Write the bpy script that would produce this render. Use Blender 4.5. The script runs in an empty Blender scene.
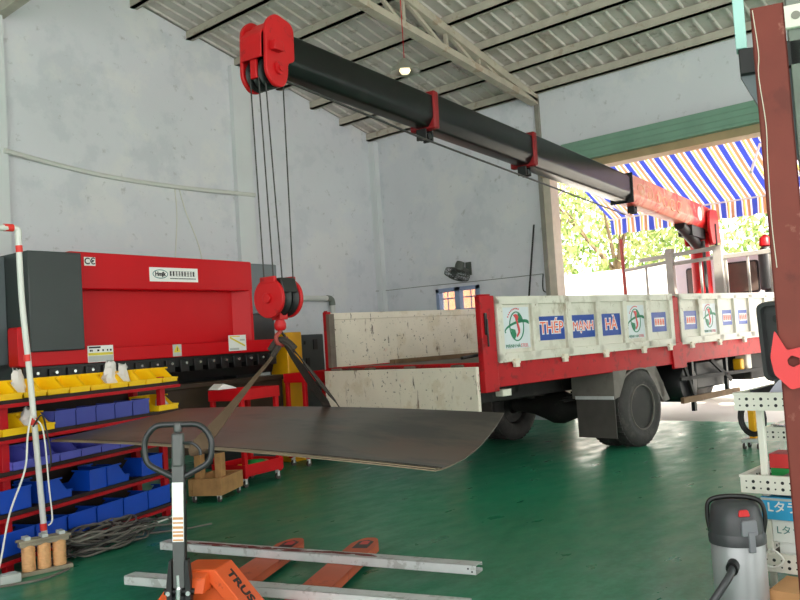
import bpy, bmesh, math, random
from mathutils import Vector, Matrix, Euler, noise
R = math.radians
PI = math.pi
sc = bpy.context.scene
col = sc.collection
random.seed(7)

# ------------------------------------------------------------------ camera, world, sun, exposure
cam_data = bpy.data.cameras.new('camera')
cam = bpy.data.objects.new('camera', cam_data); col.objects.link(cam)
cam_data.sensor_width = 36.0
cam_data.lens = 837.9 / 800 * 36.0
cam_data.clip_start = 0.05; cam_data.clip_end = 400
def cam_matrix(loc, yaw, pitch, roll):
    F = Vector((math.cos(yaw)*math.cos(pitch), math.sin(yaw)*math.cos(pitch), math.sin(pitch)))
    r = F.cross(Vector((0, 0, 1))).normalized(); u = r.cross(F)
    r2 = r*math.cos(roll) + u*math.sin(roll); u2 = -r*math.sin(roll) + u*math.cos(roll)
    m = Matrix((r2, u2, -F)).transposed().to_4x4(); m.translation = Vector(loc)
    return m
cam.matrix_world = cam_matrix((0, 0, 1.5), .7286, .04799, -.06355)
sc.camera = cam

sc.view_settings.view_transform = 'Standard'
sc.view_settings.look = 'None'
sc.view_settings.gamma = 1.0
sc.view_settings.use_curve_mapping = False
sc.view_settings.exposure = .85
sc.cycles.max_bounces = 10
sc.cycles.diffuse_bounces = 6
sc.cycles.glossy_bounces = 4
sc.cycles.transmission_bounces = 6
sc.cycles.sample_clamp_indirect = 6.0
sc.cycles.use_denoising = True

world = bpy.data.worlds.new('world'); sc.world = world
world.use_nodes = True
wn = world.node_tree.nodes; wl = world.node_tree.links
wbg = wn['Background']
wtc = wn.new('ShaderNodeTexCoord'); wsep = wn.new('ShaderNodeSeparateXYZ'); wr = wn.new('ShaderNodeValToRGB')
wl.new(wtc.outputs['Generated'], wsep.inputs[0]); wl.new(wsep.outputs['Z'], wr.inputs[0])
wr.color_ramp.elements[0].position = 0.0; wr.color_ramp.elements[0].color = (1.0, .985, .955, 1)
wr.color_ramp.elements[1].position = 0.6; wr.color_ramp.elements[1].color = (.93, .965, 1.0, 1)
wl.new(wr.outputs[0], wbg.inputs['Color'])
wbg.inputs['Strength'].default_value = 2.0

sun_d = bpy.data.lights.new('sun', 'SUN'); sun = bpy.data.objects.new('sun', sun_d); col.objects.link(sun)
sun_d.energy = 13.0; sun_d.angle = R(1.0); sun_d.color = (1.0, .93, .82)
sun.rotation_euler = Vector((.30, .72, -.66)).to_track_quat('-Z', 'Y').to_euler()

def portal(name, loc, rot, sx, sy):
    l = bpy.data.lights.new(name, 'AREA'); l.shape = 'RECTANGLE'; l.size = sx; l.size_y = sy
    l.cycles.is_portal = True
    o = bpy.data.objects.new(name, l); o.location = loc; o.rotation_euler = rot; col.objects.link(o)
portal('daylight_portal_back', (-5.0, -1.25, 3.5), (0, R(-90), 0), 7.0, 11.5)
portal('daylight_portal_door', (12.35, 5.5, 2.1), (0, R(90), 0), 4.2, 3.9)
portal('daylight_portal_side', (3.5, -7.0, 2.6), (R(90), 0, 0), 17.0, 5.2)

# ------------------------------------------------------------------ materials
def S(r, g, b):
    def c(v):
        v /= 255.0
        return v/12.92 if v <= .04045 else ((v+.055)/1.055)**2.4
    return (c(r), c(g), c(b), 1.0)
def mat(name, color, rough=.5, metal=0.0, vary=.12, scale=6.0, bump=0.0, bscale=40.0, stains=None, coat=0.0, spec=.5, coords='Object', soft=.01):
    """principled with soft mottling; stains = (colour, threshold, scale, strength)"""
    m = bpy.data.materials.new(name); m.use_nodes = True
    nt = m.node_tree; N = nt.nodes; L = nt.links
    b = N['Principled BSDF']
    b.inputs['Roughness'].default_value = rough; b.inputs['Metallic'].default_value = metal
    b.inputs['Specular IOR Level'].default_value = spec
    if coat: b.inputs['Coat Weight'].default_value = coat; b.inputs['Coat Roughness'].default_value = .1
    tc = N.new('ShaderNodeTexCoord')
    nz = N.new('ShaderNodeTexNoise'); nz.inputs['Scale'].default_value = scale; nz.inputs['Detail'].default_value = 5
    L.new(tc.outputs[coords], nz.inputs['Vector'])
    mx = N.new('ShaderNodeMix'); mx.data_type = 'RGBA'
    mr = N.new('ShaderNodeMapRange'); mr.inputs[1].default_value = .3; mr.inputs[2].default_value = .7
    L.new(nz.outputs['Fac'], mr.inputs[0]); L.new(mr.outputs[0], mx.inputs['Factor'])
    c = Vector(color[:3])
    mx.inputs['A'].default_value = (*(c*(1-vary)), 1); mx.inputs['B'].default_value = (*(c*(1+vary)), 1)
    out = mx.outputs['Result']
    if stains:
        for (scol, th, ssc, sstr, *stretch) in (stains if isinstance(stains, list) else [stains]):
            n2 = N.new('ShaderNodeTexNoise'); n2.inputs['Scale'].default_value = ssc; n2.inputs['Detail'].default_value = 8; n2.inputs['Roughness'].default_value = .65
            mp = N.new('ShaderNodeMapping'); mp.inputs['Location'].default_value = (ssc*3.1, 5.3, 1.7)
            if stretch: mp.inputs['Scale'].default_value = stretch[0]
            L.new(tc.outputs[coords], mp.inputs['Vector']); L.new(mp.outputs[0], n2.inputs['Vector'])
            m2 = N.new('ShaderNodeMapRange'); sw = soft; m2.inputs[1].default_value = th-sw; m2.inputs[2].default_value = th+max(.05, sw); m2.inputs[4].default_value = sstr
            L.new(n2.outputs['Fac'], m2.inputs[0])
            x2 = N.new('ShaderNodeMix'); x2.data_type = 'RGBA'
            L.new(m2.outputs[0], x2.inputs['Factor']); L.new(out, x2.inputs['A']); x2.inputs['B'].default_value = scol
            out = x2.outputs['Result']
    L.new(out, b.inputs['Base Color'])
    if bump:
        n3 = N.new('ShaderNodeTexNoise'); n3.inputs['Scale'].default_value = bscale; n3.inputs['Detail'].default_value = 4
        L.new(tc.outputs[coords], n3.inputs['Vector'])
        bp = N.new('ShaderNodeBump'); bp.inputs['Strength'].default_value = bump; bp.inputs['Distance'].default_value = .02
        L.new(n3.outputs['Fac'], bp.inputs['Height']); L.new(bp.outputs[0], b.inputs['Normal'])
    return m
M = {}
M['wall'] = mat('painted_wall', S(221, 221, 227), .85, vary=.03, scale=.9, stains=[(S(202, 205, 212), .55, 1.3, .5), (S(233, 231, 230), .56, .7, .5), (S(176, 175, 176), .645, 7.0, .6)], bump=.1, bscale=60, soft=.03)
M['wall_trim'] = mat('painted_pillar', S(220, 222, 224), .85, vary=.04, scale=1.4)
M['roof'] = mat('roof_sheet', S(204, 194, 188), .6, vary=.08, scale=2.0, stains=[(S(150, 138, 124), .585, 5.0, .6), (S(176, 162, 144), .55, 1.3, .4)])
M['steel_grey'] = mat('grey_painted_steel', S(140, 135, 126), .6, vary=.15, scale=4, stains=(S(120, 92, 70), .62, 5, .5))
M['steel_lt'] = mat('light_purlin_steel', S(186, 178, 164), .6, vary=.1, scale=4, stains=(S(150, 128, 104), .58, 5, .5))
M['truss'] = mat('truss_paint', S(186, 174, 158), .6, vary=.12, scale=4, stains=(S(156, 126, 100), .57, 4, .5))
M['shutter'] = mat('shutter_green', S(122, 158, 138), .5, vary=.08, scale=3)
M['door_beam'] = mat('door_lintel', S(170, 148, 112), .6, vary=.12, scale=3)
M['jamb'] = mat('door_jamb', S(206, 196, 180), .7, vary=.08)
M['concrete'] = mat('sunlit_concrete', S(205, 200, 190), .9, vary=.1, scale=.5, bump=.2)
M['outside_wall'] = mat('white_plaster', S(236, 236, 232), .9, vary=.03, scale=.8)
M['cream_rust'] = mat('worn_cream_paint', S(222, 211, 194), .6, vary=.05, scale=3, stains=[(S(206, 190, 164), .56, 3.0, .6), (S(212, 124, 104), .64, 1.6, .5), (S(104, 72, 50), .63, 7, .85, (1, 1.6, .35)), (S(60, 44, 36), .625, 22, .95), (S(64, 48, 38), .635, 8, .95, (1.2, 1.6, .4))])
M['board_white'] = mat('truck_white_paint', S(208, 203, 190), .5, vary=.05, scale=3, stains=[(S(176, 168, 152), .58, 2, .5), (S(130, 112, 92), .635, 16, .8), (S(150, 132, 108), .62, 6, .6, (1, 1, .4))])
M['truck_red'] = mat('truck_red_paint', S(172, 16, 24), .5, vary=.12, scale=3, stains=(S(104, 24, 24), .56, 7, .6), spec=.25)
M['crane_red'] = mat('crane_red_paint', S(182, 20, 25), .42, vary=.1, scale=5, stains=(S(110, 18, 20), .60, 9, .6), spec=.3)
M['boom_black'] = mat('boom_black_paint', S(15, 15, 15), .28, vary=.2, scale=6, stains=(S(34, 32, 30), .58, 5, .5), spec=.3)
M['boom_silver'] = mat('boom_bare_section', S(196, 186, 172), .35, vary=.1, scale=5)
M['boom_mottled'] = mat('boom_cream_and_red', S(204, 40, 40), .4, vary=.08, scale=4, stains=[(S(222, 150, 122), .50, 1.3, .75), (S(226, 196, 166), .56, 3.0, .6)], spec=.35, soft=.04)  # cream patches scattered at random over the red
M['rim_ring'] = mat('rim_edge', S(98, 92, 86), .6, vary=.2, scale=7)
M['brick'] = mat('salmon_brick', S(216, 138, 96), .85, vary=.12, scale=5)
M['collar_red'] = mat('collar_dark_red', S(128, 22, 26), .5, vary=.2, scale=8, spec=.3)
M['old_red'] = mat('faded_red_stake', S(146, 52, 44), .6, vary=.15)
M['ornament'] = mat('ornament_paint', S(228, 168, 132), .45, vary=.06)
M['black'] = mat('black_steel', S(24, 24, 25), .5, vary=.3, scale=6)
M['rubber'] = mat('tyre_rubber', S(58, 55, 53), .8, vary=.2, scale=9, stains=(S(92, 86, 80), .57, 6, .4), bump=.2)
M['grime'] = mat('grimy_underbody', S(36, 33, 31), .75, vary=.25, scale=5, stains=(S(66, 59, 52), .57, 6, .5))
M['fender'] = mat('dusty_fender', S(114, 107, 100), .65, vary=.12, scale=5, stains=(S(96, 90, 84), .56, 4, .5))
M['flap'] = mat('mud_flap_rubber', S(76, 70, 66), .75, vary=.15, scale=5)
M['bed_floor'] = mat('rusty_bed_floor', S(106, 94, 84), .7, vary=.2, scale=5, stains=(S(66, 50, 40), .58, 4, .6))
M['cab_paint'] = mat('cab_light_paint', S(214, 210, 214), .4, vary=.04)
M['cab_glass'] = mat('cab_window', S(96, 84, 76), .15, vary=.1)
M['headboard'] = mat('headboard_grey', S(160, 156, 148), .55, vary=.1, scale=5, stains=(S(122, 104, 86), .63, 8, .5))
M['blue_decal'] = mat('blue_sign', S(16, 62, 148), .4, vary=.08, scale=8)
M['orange_letters'] = mat('orange_letters', S(232, 96, 60), .5, vary=.05)
M['white_letters'] = mat('white_outline', S(224, 222, 224), .5, vary=.03)
M['logo_green'] = mat('logo_green', S(14, 116, 78), .5, vary=.05)
M['logo_red'] = mat('logo_red', S(206, 64, 64), .5, vary=.05)
M['logo_ground'] = mat('logo_panel_pale', S(202, 208, 212), .5, vary=.03)
M['press_red'] = mat('press_red_paint', S(198, 0, 16), .42, vary=.05, scale=2, spec=.28)
M['press_grey'] = mat('press_dark_grey', S(52, 58, 58), .45, vary=.05, scale=3)
M['press_grey_lt'] = mat('press_side_grey', S(100, 108, 112), .5, vary=.06, scale=3)
M['press_black'] = mat('press_tooling_black', S(17, 15, 15), .4, vary=.3, scale=9)
M['press_brown'] = mat('press_lower_beam', S(52, 36, 20), .55, vary=.25, scale=4)
M['chrome'] = mat('bright_steel', S(220, 220, 220), .2, metal=.9, vary=.05)
M['yellow'] = mat('yellow_plastic', S(250, 202, 8), .4, vary=.06, scale=5)
M['yellow_paint'] = mat('yellow_paint', S(236, 172, 8), .45, vary=.08)
M['bin_blue'] = mat('blue_plastic', S(8, 72, 190), .4, vary=.06, scale=5)
M['bin_violet'] = mat('violet_blue_plastic', S(98, 100, 206), .42, vary=.06, scale=5)
M['bin_navy'] = mat('dull_navy_plastic', S(66, 74, 156), .45, vary=.06, scale=5)
M['rack_red'] = mat('rack_red_paint', S(180, 14, 26), .5, vary=.12, scale=4, spec=.3)
M['rack_dark'] = mat('rack_shelf_board', S(40, 26, 22), .7, vary=.2, scale=4)
M['paper'] = mat('white_plastic_bag', S(226, 220, 216), .5, vary=.05)
M['label'] = mat('label_white', S(236, 236, 232), .5, vary=.02)
M['label_grey'] = mat('label_grey', S(186, 190, 186), .5, vary=.04)
M['label_yellow'] = mat('label_yellow', S(226, 206, 60), .5, vary=.04)
M['ink'] = mat('print_black', S(30, 30, 32), .6, vary=.05)
M['ink_teal'] = mat('print_teal', S(70, 130, 130), .6, vary=.05)
M['sheet'] = mat('mill_steel_sheet', S(100, 91, 84), .42, metal=.5, vary=.16, scale=1.6, stains=[(S(112, 84, 70), .53, 1.6, .55, (1, .5, 1)), (S(58, 56, 57), .53, 1.2, .65, (1.6, .5, 1))], soft=.03)
M['sheet_edge'] = mat('sheet_under', S(150, 132, 112), .5, metal=.3, vary=.15, scale=3)
M['webbing'] = mat('brown_webbing', S(92, 72, 54), .85, vary=.15, scale=14, bump=.3, bscale=120)
M['webbing_dark'] = mat('dark_webbing', S(50, 41, 35), .85, vary=.15, scale=14, bump=.3, bscale=120)
M['rope'] = mat('wire_rope', S(58, 56, 54), .5, metal=.4, vary=.2, scale=30)
M['orange'] = mat('pallet_truck_orange', S(216, 88, 38), .45, vary=.08, scale=5, stains=(S(140, 58, 34), .62, 10, .6), spec=.35)
M['orange_worn'] = mat('worn_fork_orange', S(206, 96, 62), .5, vary=.1, scale=5, stains=(S(140, 60, 44), .6, 7, .6))
M['handle_grey'] = mat('handle_dark_grey', S(90, 90, 90), .42, metal=.2, vary=.1)
M['loop_black'] = mat('handle_loop_black', S(54, 54, 56), .3, metal=.3, vary=.1)
M['galv'] = mat('galvanised_steel', S(216, 216, 216), .42, metal=.25, vary=.07, scale=9, stains=(S(170, 166, 162), .57, 12, .6))
M['rust_red'] = mat('red_oxide_smear', S(128, 60, 56), .7, vary=.2, scale=20)
M['copper'] = mat('copper_winding', S(222, 168, 116), .45, metal=.15, vary=.08, scale=30)
M['core'] = mat('transformer_core', S(150, 140, 120), .5, metal=.3, vary=.15)
M['pvc'] = mat('white_conduit', S(212, 212, 206), .4, vary=.03)
M['red_tape'] = mat('red_tape', S(222, 50, 40), .5, vary=.05)
M['cable_grey'] = mat('grey_cable', S(112, 106, 98), .6, vary=.2, scale=4)
M['cable_dark'] = mat('dark_cable', S(48, 46, 44), .6, vary=.2, scale=4)
M['cable_white'] = mat('white_cable', S(224, 222, 214), .5, vary=.03)
M['wood'] = mat('raw_timber', S(176, 130, 82), .75, vary=.2, scale=9, stains=(S(110, 74, 44), .6, 7, .6))
M['wood_old'] = mat('weathered_plank', S(118, 92, 66), .8, vary=.2, scale=9)
M['cart_red'] = mat('tool_cart_red', S(200, 10, 22), .45, vary=.1, scale=4, spec=.3)
M['cart_white'] = mat('ivory_slotted_steel', S(230, 226, 214), .5, vary=.04, scale=4)
M['tray_in'] = mat('tray_grey_liner', S(92, 84, 76), .7, vary=.15)
M['plastic_black'] = mat('black_case_plastic', S(54, 54, 55), .5, vary=.12, scale=9)
M['grey_plastic'] = mat('pale_grey_plastic', S(190, 190, 204), .5, vary=.04)
M['box_red'] = mat('red_carton', S(216, 50, 50), .55, vary=.05)
M['box_green'] = mat('green_carton', S(30, 150, 70), .55, vary=.05)
M['box_blue'] = mat('sky_blue_carton', S(54, 164, 214), .5, vary=.05)
M['carton'] = mat('cardboard', S(206, 150, 100), .8, vary=.08)
M['vac_grey'] = mat('vacuum_dark_grey', S(62, 62, 65), .4, vary=.06, scale=5)
M['vac_steel'] = mat('vacuum_steel_drum', S(168, 168, 170), .42, metal=.4, vary=.06)
M['vac_mid'] = mat('vacuum_mid_grey', S(128, 128, 134), .42, vary=.05)
M['primer_red'] = mat('red_oxide_column', S(116, 50, 40), .55, vary=.12, scale=4, stains=[(S(166, 110, 98), .64, 5, .7), (S(84, 36, 30), .58, 3, .5)], spec=.3)
M['bracket_red'] = mat('bright_red_bracket', S(216, 40, 44), .4, vary=.05)
M['teal'] = mat('pale_teal_panel', S(170, 214, 208), .5, vary=.05)
M['fan'] = mat('fan_dark_plastic', S(78, 82, 76), .5, vary=.1)
M['win_frame'] = mat('blue_grey_window_frame', S(146, 160, 192), .55, vary=.06)
M['trunk'] = mat('bark', S(110, 92, 70), .9, vary=.2, scale=6)
M['lampshade'] = mat('lamp_metal', S(190, 190, 180), .3, metal=.7, vary=.05)
M['slat'] = mat('grey_green_slats', S(120, 126, 118), .6, vary=.1)
M['rim'] = mat('wheel_rim', S(30, 28, 27), .6, metal=.1, vary=.2, scale=7, stains=(S(56, 52, 48), .58, 6, .5))

# glass and special ones
def glass_mat(name, color, alpha=.25):
    m = bpy.data.materials.new(name); m.use_nodes = True
    nt = m.node_tree; b = nt.nodes['Principled BSDF']
    nz = nt.nodes.new('ShaderNodeTexNoise'); nz.inputs['Scale'].default_value = 3
    mr = nt.nodes.new('ShaderNodeMapRange'); mr.inputs[3].default_value = alpha*.8; mr.inputs[4].default_value = alpha*1.2
    nt.links.new(nz.outputs['Fac'], mr.inputs[0]); nt.links.new(mr.outputs[0], b.inputs['Alpha'])
    b.inputs['Base Color'].default_value = color; b.inputs['Roughness'].default_value = .05
    return m
M['glass'] = glass_mat('window_glass', S(210, 214, 214), .25)
def floor_mat():
    m = mat('green_epoxy', S(36, 132, 98), .3, vary=.07, scale=1.3, stains=[(S(28, 112, 82), .52, 2.6, .45, (1, 1.8, 1)), (S(66, 150, 118), .57, 7.0, .5, (1, 1.5, 1)), (S(62, 146, 114), .54, 24.0, .5), (S(26, 106, 78), .57, 13.0, .4, (1, 1.7, 1)), (S(200, 208, 200), .74, 34, .7)], bump=.015, bscale=30, spec=.35, soft=.09)
    nt = m.node_tree; N = nt.nodes; L = nt.links; b = N['Principled BSDF']
    n = N.new('ShaderNodeTexNoise'); n.inputs['Scale'].default_value = 2.6; n.inputs['Detail'].default_value = 7
    tc = N.new('ShaderNodeTexCoord'); mp = N.new('ShaderNodeMapping'); mp.inputs['Scale'].default_value = (1.0, 2.2, 1)
    L.new(tc.outputs['Object'], mp.inputs[0]); L.new(mp.outputs[0], n.inputs['Vector'])
    r = N.new('ShaderNodeMapRange'); r.inputs[1].default_value = .3; r.inputs[2].default_value = .7; r.inputs[3].default_value = .26; r.inputs[4].default_value = .46
    L.new(n.outputs['Fac'], r.inputs[0]); L.new(r.outputs[0], b.inputs['Roughness'])
    return m
M['floor'] = floor_mat()
def awning_mat():
    m = bpy.data.materials.new('striped_awning'); m.use_nodes = True
    nt = m.node_tree; N = nt.nodes; L = nt.links
    N.remove(N['Principled BSDF'])
    tc = N.new('ShaderNodeTexCoord'); sp = N.new('ShaderNodeSeparateXYZ'); L.new(tc.outputs['Object'], sp.inputs[0])
    dv = N.new('ShaderNodeMath'); dv.operation = 'DIVIDE'; dv.inputs[1].default_value = .285; L.new(sp.outputs['Y'], dv.inputs[0])
    fr = N.new('ShaderNodeMath'); fr.operation = 'FRACT'; L.new(dv.outputs[0], fr.inputs[0])
    cr = N.new('ShaderNodeValToRGB'); cr.color_ramp.interpolation = 'CONSTANT'
    st = [(0, S(104, 120, 200)), (.34, S(236, 232, 244)), (.46, S(206, 168, 134)), (.66, S(236, 232, 244)), (.76, S(238, 230, 150)), (.85, S(206, 168, 134)), (.92, S(236, 232, 244))]
    el = cr.color_ramp.elements
    el[0].position = 0; el[0].color = st[0][1]; el[1].position = st[1][0]; el[1].color = st[1][1]
    for p, c in st[2:]:
        e = el.new(p); e.color = c
    L.new(fr.outputs[0], cr.inputs[0])
    d = N.new('ShaderNodeBsdfDiffuse'); t = N.new('ShaderNodeBsdfTranslucent'); mx = N.new('ShaderNodeMixShader'); mx.inputs[0].default_value = .55
    L.new(cr.outputs[0], d.inputs[0]); L.new(cr.outputs[0], t.inputs[0])
    L.new(d.outputs[0], mx.inputs[1]); L.new(t.outputs[0], mx.inputs[2]); L.new(mx.outputs[0], N['Material Output'].inputs[0])
    return m
M['awning'] = awning_mat()
def leaf_mat(name, c1, c2):
    m = bpy.data.materials.new(name); m.use_nodes = True
    nt = m.node_tree; N = nt.nodes; L = nt.links; N.remove(N['Principled BSDF'])
    tc = N.new('ShaderNodeTexCoord'); nz = N.new('ShaderNodeTexNoise'); nz.inputs['Scale'].default_value = 1.2; L.new(tc.outputs['Object'], nz.inputs['Vector'])
    cr = N.new('ShaderNodeValToRGB'); cr.color_ramp.elements[0].position = .4; cr.color_ramp.elements[1].position = .6
    cr.color_ramp.elements[0].color = c1; cr.color_ramp.elements[1].color = c2
    L.new(nz.outputs['Fac'], cr.inputs[0])
    d = N.new('ShaderNodeBsdfDiffuse'); t = N.new('ShaderNodeBsdfTranslucent'); mx = N.new('ShaderNodeMixShader'); mx.inputs[0].default_value = .45
    L.new(cr.outputs[0], d.inputs[0]); L.new(cr.outputs[0], t.inputs[0])
    L.new(d.outputs[0], mx.inputs[1]); L.new(t.outputs[0], mx.inputs[2]); L.new(mx.outputs[0], N['Material Output'].inputs[0])
    return m
M['leaf'] = leaf_mat('sunny_leaves', S(98, 126, 66), S(182, 186, 124))
def emit_mat(name, color, k):
    m = bpy.data.materials.new(name); m.use_nodes = True
    nt = m.node_tree; b = nt.nodes['Principled BSDF']; b.inputs['Base Color'].default_value = color
    nz = nt.nodes.new('ShaderNodeTexNoise'); mr = nt.nodes.new('ShaderNodeMapRange'); mr.inputs[3].default_value = k*.9; mr.inputs[4].default_value = k*1.1
    nt.links.new(nz.outputs['Fac'], mr.inputs[0]); nt.links.new(mr.outputs[0], b.inputs['Emission Strength'])
    b.inputs['Emission Color'].default_value = color
    return m
M['bulb'] = emit_mat('lit_bulb', S(255, 236, 190), .8)

# ------------------------------------------------------------------ mesh helpers
class MB:
    def __init__(s): s.bm = bmesh.new(); s.mi = 0
    def use(s, i): s.mi = i; return s
    def _add(s, verts, faces, m=None):
        vs = [s.bm.verts.new((m @ Vector(v)) if m is not None else Vector(v)) for v in verts]
        for f in faces:
            try: s.bm.faces.new([vs[i] for i in f]).material_index = s.mi
            except ValueError: pass
        return s
    def box(s, lo, hi, m=None):
        (a, b, c), (d, e, f) = lo, hi
        a, d = min(a, d), max(a, d); b, e = min(b, e), max(b, e); c, f = min(c, f), max(c, f)
        v = [(a,b,c),(d,b,c),(d,e,c),(a,e,c),(a,b,f),(d,b,f),(d,e,f),(a,e,f)]
        return s._add(v, [(3,2,1,0),(4,5,6,7),(0,1,5,4),(1,2,6,5),(2,3,7,6),(3,0,4,7)], m)
    def prism(s, pts, axis, d0, d1, m=None):
        """pts 2D polygon; axis 'x': pts=(y,z); 'y': pts=(x,z); 'z': pts=(x,y)"""
        n = len(pts)
        def P(p, d): return {'x': (d, p[0], p[1]), 'y': (p[0], d, p[1]), 'z': (p[0], p[1], d)}[axis]
        v = [P(p, d0) for p in pts] + [P(p, d1) for p in pts]
        f = [tuple(range(n)), tuple(range(2*n-1, n-1, -1))] + [(i, i+n, (i+1) % n + n, (i+1) % n) for i in range(n)]
        s._add(v, f, m); return s
    def cyl(s, p0, p1, r, seg=16, r2=None, m=None):
        p0, p1 = Vector(p0), Vector(p1); r2 = r if r2 is None else r2
        z = (p1-p0).normalized(); x = z.orthogonal().normalized(); y = z.cross(x)
        v = []
        for p, q in ((p0, r), (p1, r2)):
            for i in range(seg):
                a = 2*PI*i/seg; v.append(p + x*math.cos(a)*q + y*math.sin(a)*q)
        f = [tuple(range(seg-1, -1, -1)), tuple(range(seg, 2*seg))] + [(i, (i+1) % seg, (i+1) % seg + seg, i+seg) for i in range(seg)]
        return s._add(v, f, m)
    def tube(s, pts, r, seg=8, closed=False, m=None):
        pts = [Vector(p) for p in pts]; n = len(pts); v = []; up = None
        for i, p in enumerate(pts):
            if closed: t = pts[(i+1) % n]-pts[i-1]
            else: t = pts[min(i+1, n-1)]-pts[max(i-1, 0)]
            t.normalize()
            if up is None: up = t.orthogonal().normalized()
            up = (up - t*up.dot(t))
            if up.length < 1e-6: up = t.orthogonal()
            up.normalize(); w = t.cross(up)
            for k in range(seg):
                a = 2*PI*k/seg; v.append(p+up*math.cos(a)*r+w*math.sin(a)*r)
        f = []
        for i in range(n if closed else n-1):
            j = (i+1) % n
            for k in range(seg): f.append((i*seg+k, i*seg+(k+1) % seg, j*seg+(k+1) % seg, j*seg+k))
        if not closed: f += [tuple(range(seg-1, -1, -1)), tuple((n-1)*seg+k for k in range(seg))]
        return s._add(v, f, m)
    def lathe(s, prof, seg=28, m=None, caps=True):
        """prof = [(r, z)] about local z"""
        v = []; n = len(prof)
        for r, z in prof:
            for k in range(seg):
                a = 2*PI*k/seg; v.append((max(r, 1e-4)*math.cos(a), max(r, 1e-4)*math.sin(a), z))
        f = [(i*seg+k, i*seg+(k+1) % seg, (i+1)*seg+(k+1) % seg, (i+1)*seg+k) for i in range(n-1) for k in range(seg)]
        if caps: f += [tuple(range(seg-1, -1, -1)), tuple((n-1)*seg+k for k in range(seg))]
        return s._add(v, f, m)
    def strip(s, pts, width_vecs, thick, m=None):
        """flat band along pts; width_vecs half-width vectors; thick = thickness vector list or one vector"""
        v = []; n = len(pts)
        for i, p in enumerate(pts):
            p = Vector(p); w = Vector(width_vecs[i]); t = Vector(thick[i] if isinstance(thick, list) else thick)
            v += [p-w-t, p+w-t, p+w+t, p-w+t]
        f = []
        for i in range(n-1):
            a, b = i*4, (i+1)*4
            for k in range(4): f.append((a+k, a+(k+1) % 4, b+(k+1) % 4, b+k))
        f += [(3, 2, 1, 0), tuple((n-1)*4+k for k in range(4))]
        return s._add(v, f, m)
    def bar(s, p0, p1, w, h, up=(0, 0, 1), m=None):
        p0, p1 = Vector(p0), Vector(p1); t = (p1-p0).normalized(); u = Vector(up); x = t.cross(u).normalized(); y = x.cross(t)
        v = [p + x*a*w/2 + y*b*h/2 for p in (p0, p1) for a, b in ((-1,-1),(1,-1),(1,1),(-1,1))]
        return s._add(v, [(3,2,1,0),(4,5,6,7),(0,1,5,4),(1,2,6,5),(2,3,7,6),(3,0,4,7)], m)
    def mesh(s, me, m=None):
        vs = [v.co.copy() for v in me.vertices]
        return s._add(vs, [tuple(p.vertices) for p in me.polygons], m)
    def build(s, name, material, parent=None, bevel=0.0, smooth=True, angle=40):
        bmesh.ops.recalc_face_normals(s.bm, faces=s.bm.faces)
        me = bpy.data.meshes.new(name); s.bm.to_mesh(me); s.bm.free()
        for x in (material if isinstance(material, list) else [material]): me.materials.append(x)
        if smooth:
            for p in me.polygons: p.use_smooth = True
            me.set_sharp_from_angle(angle=R(angle))
        o = bpy.data.objects.new(name, me); col.objects.link(o)
        if parent: o.parent = parent
        if bevel:
            b = o.modifiers.new('bevel', 'BEVEL'); b.width = bevel; b.segments = 2; b.limit_method = 'ANGLE'; b.angle_limit = R(40)
        return o
def rounded(pts, r, k=5):
    """round the corners of a 2D polygon"""
    out = []; n = len(pts)
    for i in range(n):
        p0, p, p1 = Vector(pts[i-1]), Vector(pts[i]), Vector(pts[(i+1) % n])
        a = (p0-p); b = (p1-p); rr = min(r, a.length*.45, b.length*.45); a.normalize(); b.normalize()
        A = p+a*rr; B = p+b*rr
        for j in range(k+1):
            t = j/k; out.append(tuple(A*(1-t)**2 + p*2*t*(1-t) + B*t*t))
    return out
def circle(cx, cy, rx, ry=None, n=24, a0=0, a1=2*PI, full=True):
    ry = rx if ry is None else ry
    k = n if full else n+1
    return [(cx+rx*math.cos(a0+(a1-a0)*i/n), cy+ry*math.sin(a0+(a1-a0)*i/n)) for i in range(k)]
def spline(pts, n=8, closed=False):
    P = [Vector(p) for p in pts]; out = []; m = len(P)
    for i in range(m if closed else m-1):
        if closed: a, b, c, d = P[i-1], P[i], P[(i+1) % m], P[(i+2) % m]
        else: a, b, c, d = P[max(i-1, 0)], P[i], P[i+1], P[min(i+2, m-1)]
        for j in range(n):
            t = j/n
            out.append(.5*((2*b)+(c-a)*t+(2*a-5*b+4*c-d)*t*t+(3*b-a-3*c+d)*t**3))
    if not closed: out.append(P[-1])
    return out
def text_me(s, size, extrude=.0015, offset=0.0, align='CENTER'):
    cu = bpy.data.curves.new('lettering', 'FONT'); cu.body = s; cu.size = size; cu.extrude = extrude; cu.offset = offset
    cu.align_x = align; cu.align_y = 'CENTER'; cu.resolution_u = 3
    o = bpy.data.objects.new('lettering', cu); col.objects.link(o)
    dg = bpy.context.evaluated_depsgraph_get()
    me = bpy.data.meshes.new_from_object(o.evaluated_get(dg))
    bpy.data.objects.remove(o); bpy.data.curves.remove(cu)
    return me
FACE_MY = Matrix.Rotation(R(90), 4, 'X')               # lettering that faces local -y
def at(m, *loc): return Matrix.Translation(loc) @ m

def tag(o, label, cat, group=None):
    o['label'] = label; o['category'] = cat
    if group: o['group'] = group
    return o
def empty(name, loc, rz=0.0, label=None, cat=None, group=None):
    o = bpy.data.objects.new(name, None); col.objects.link(o); o.location = loc; o.rotation_euler = (0, 0, rz)
    o.empty_display_size = .1
    if label: tag(o, label, cat, group)
    return o
def struct(o): o['kind'] = 'structure'; return o
def stuff(o): o['kind'] = 'stuff'; return o

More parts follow.
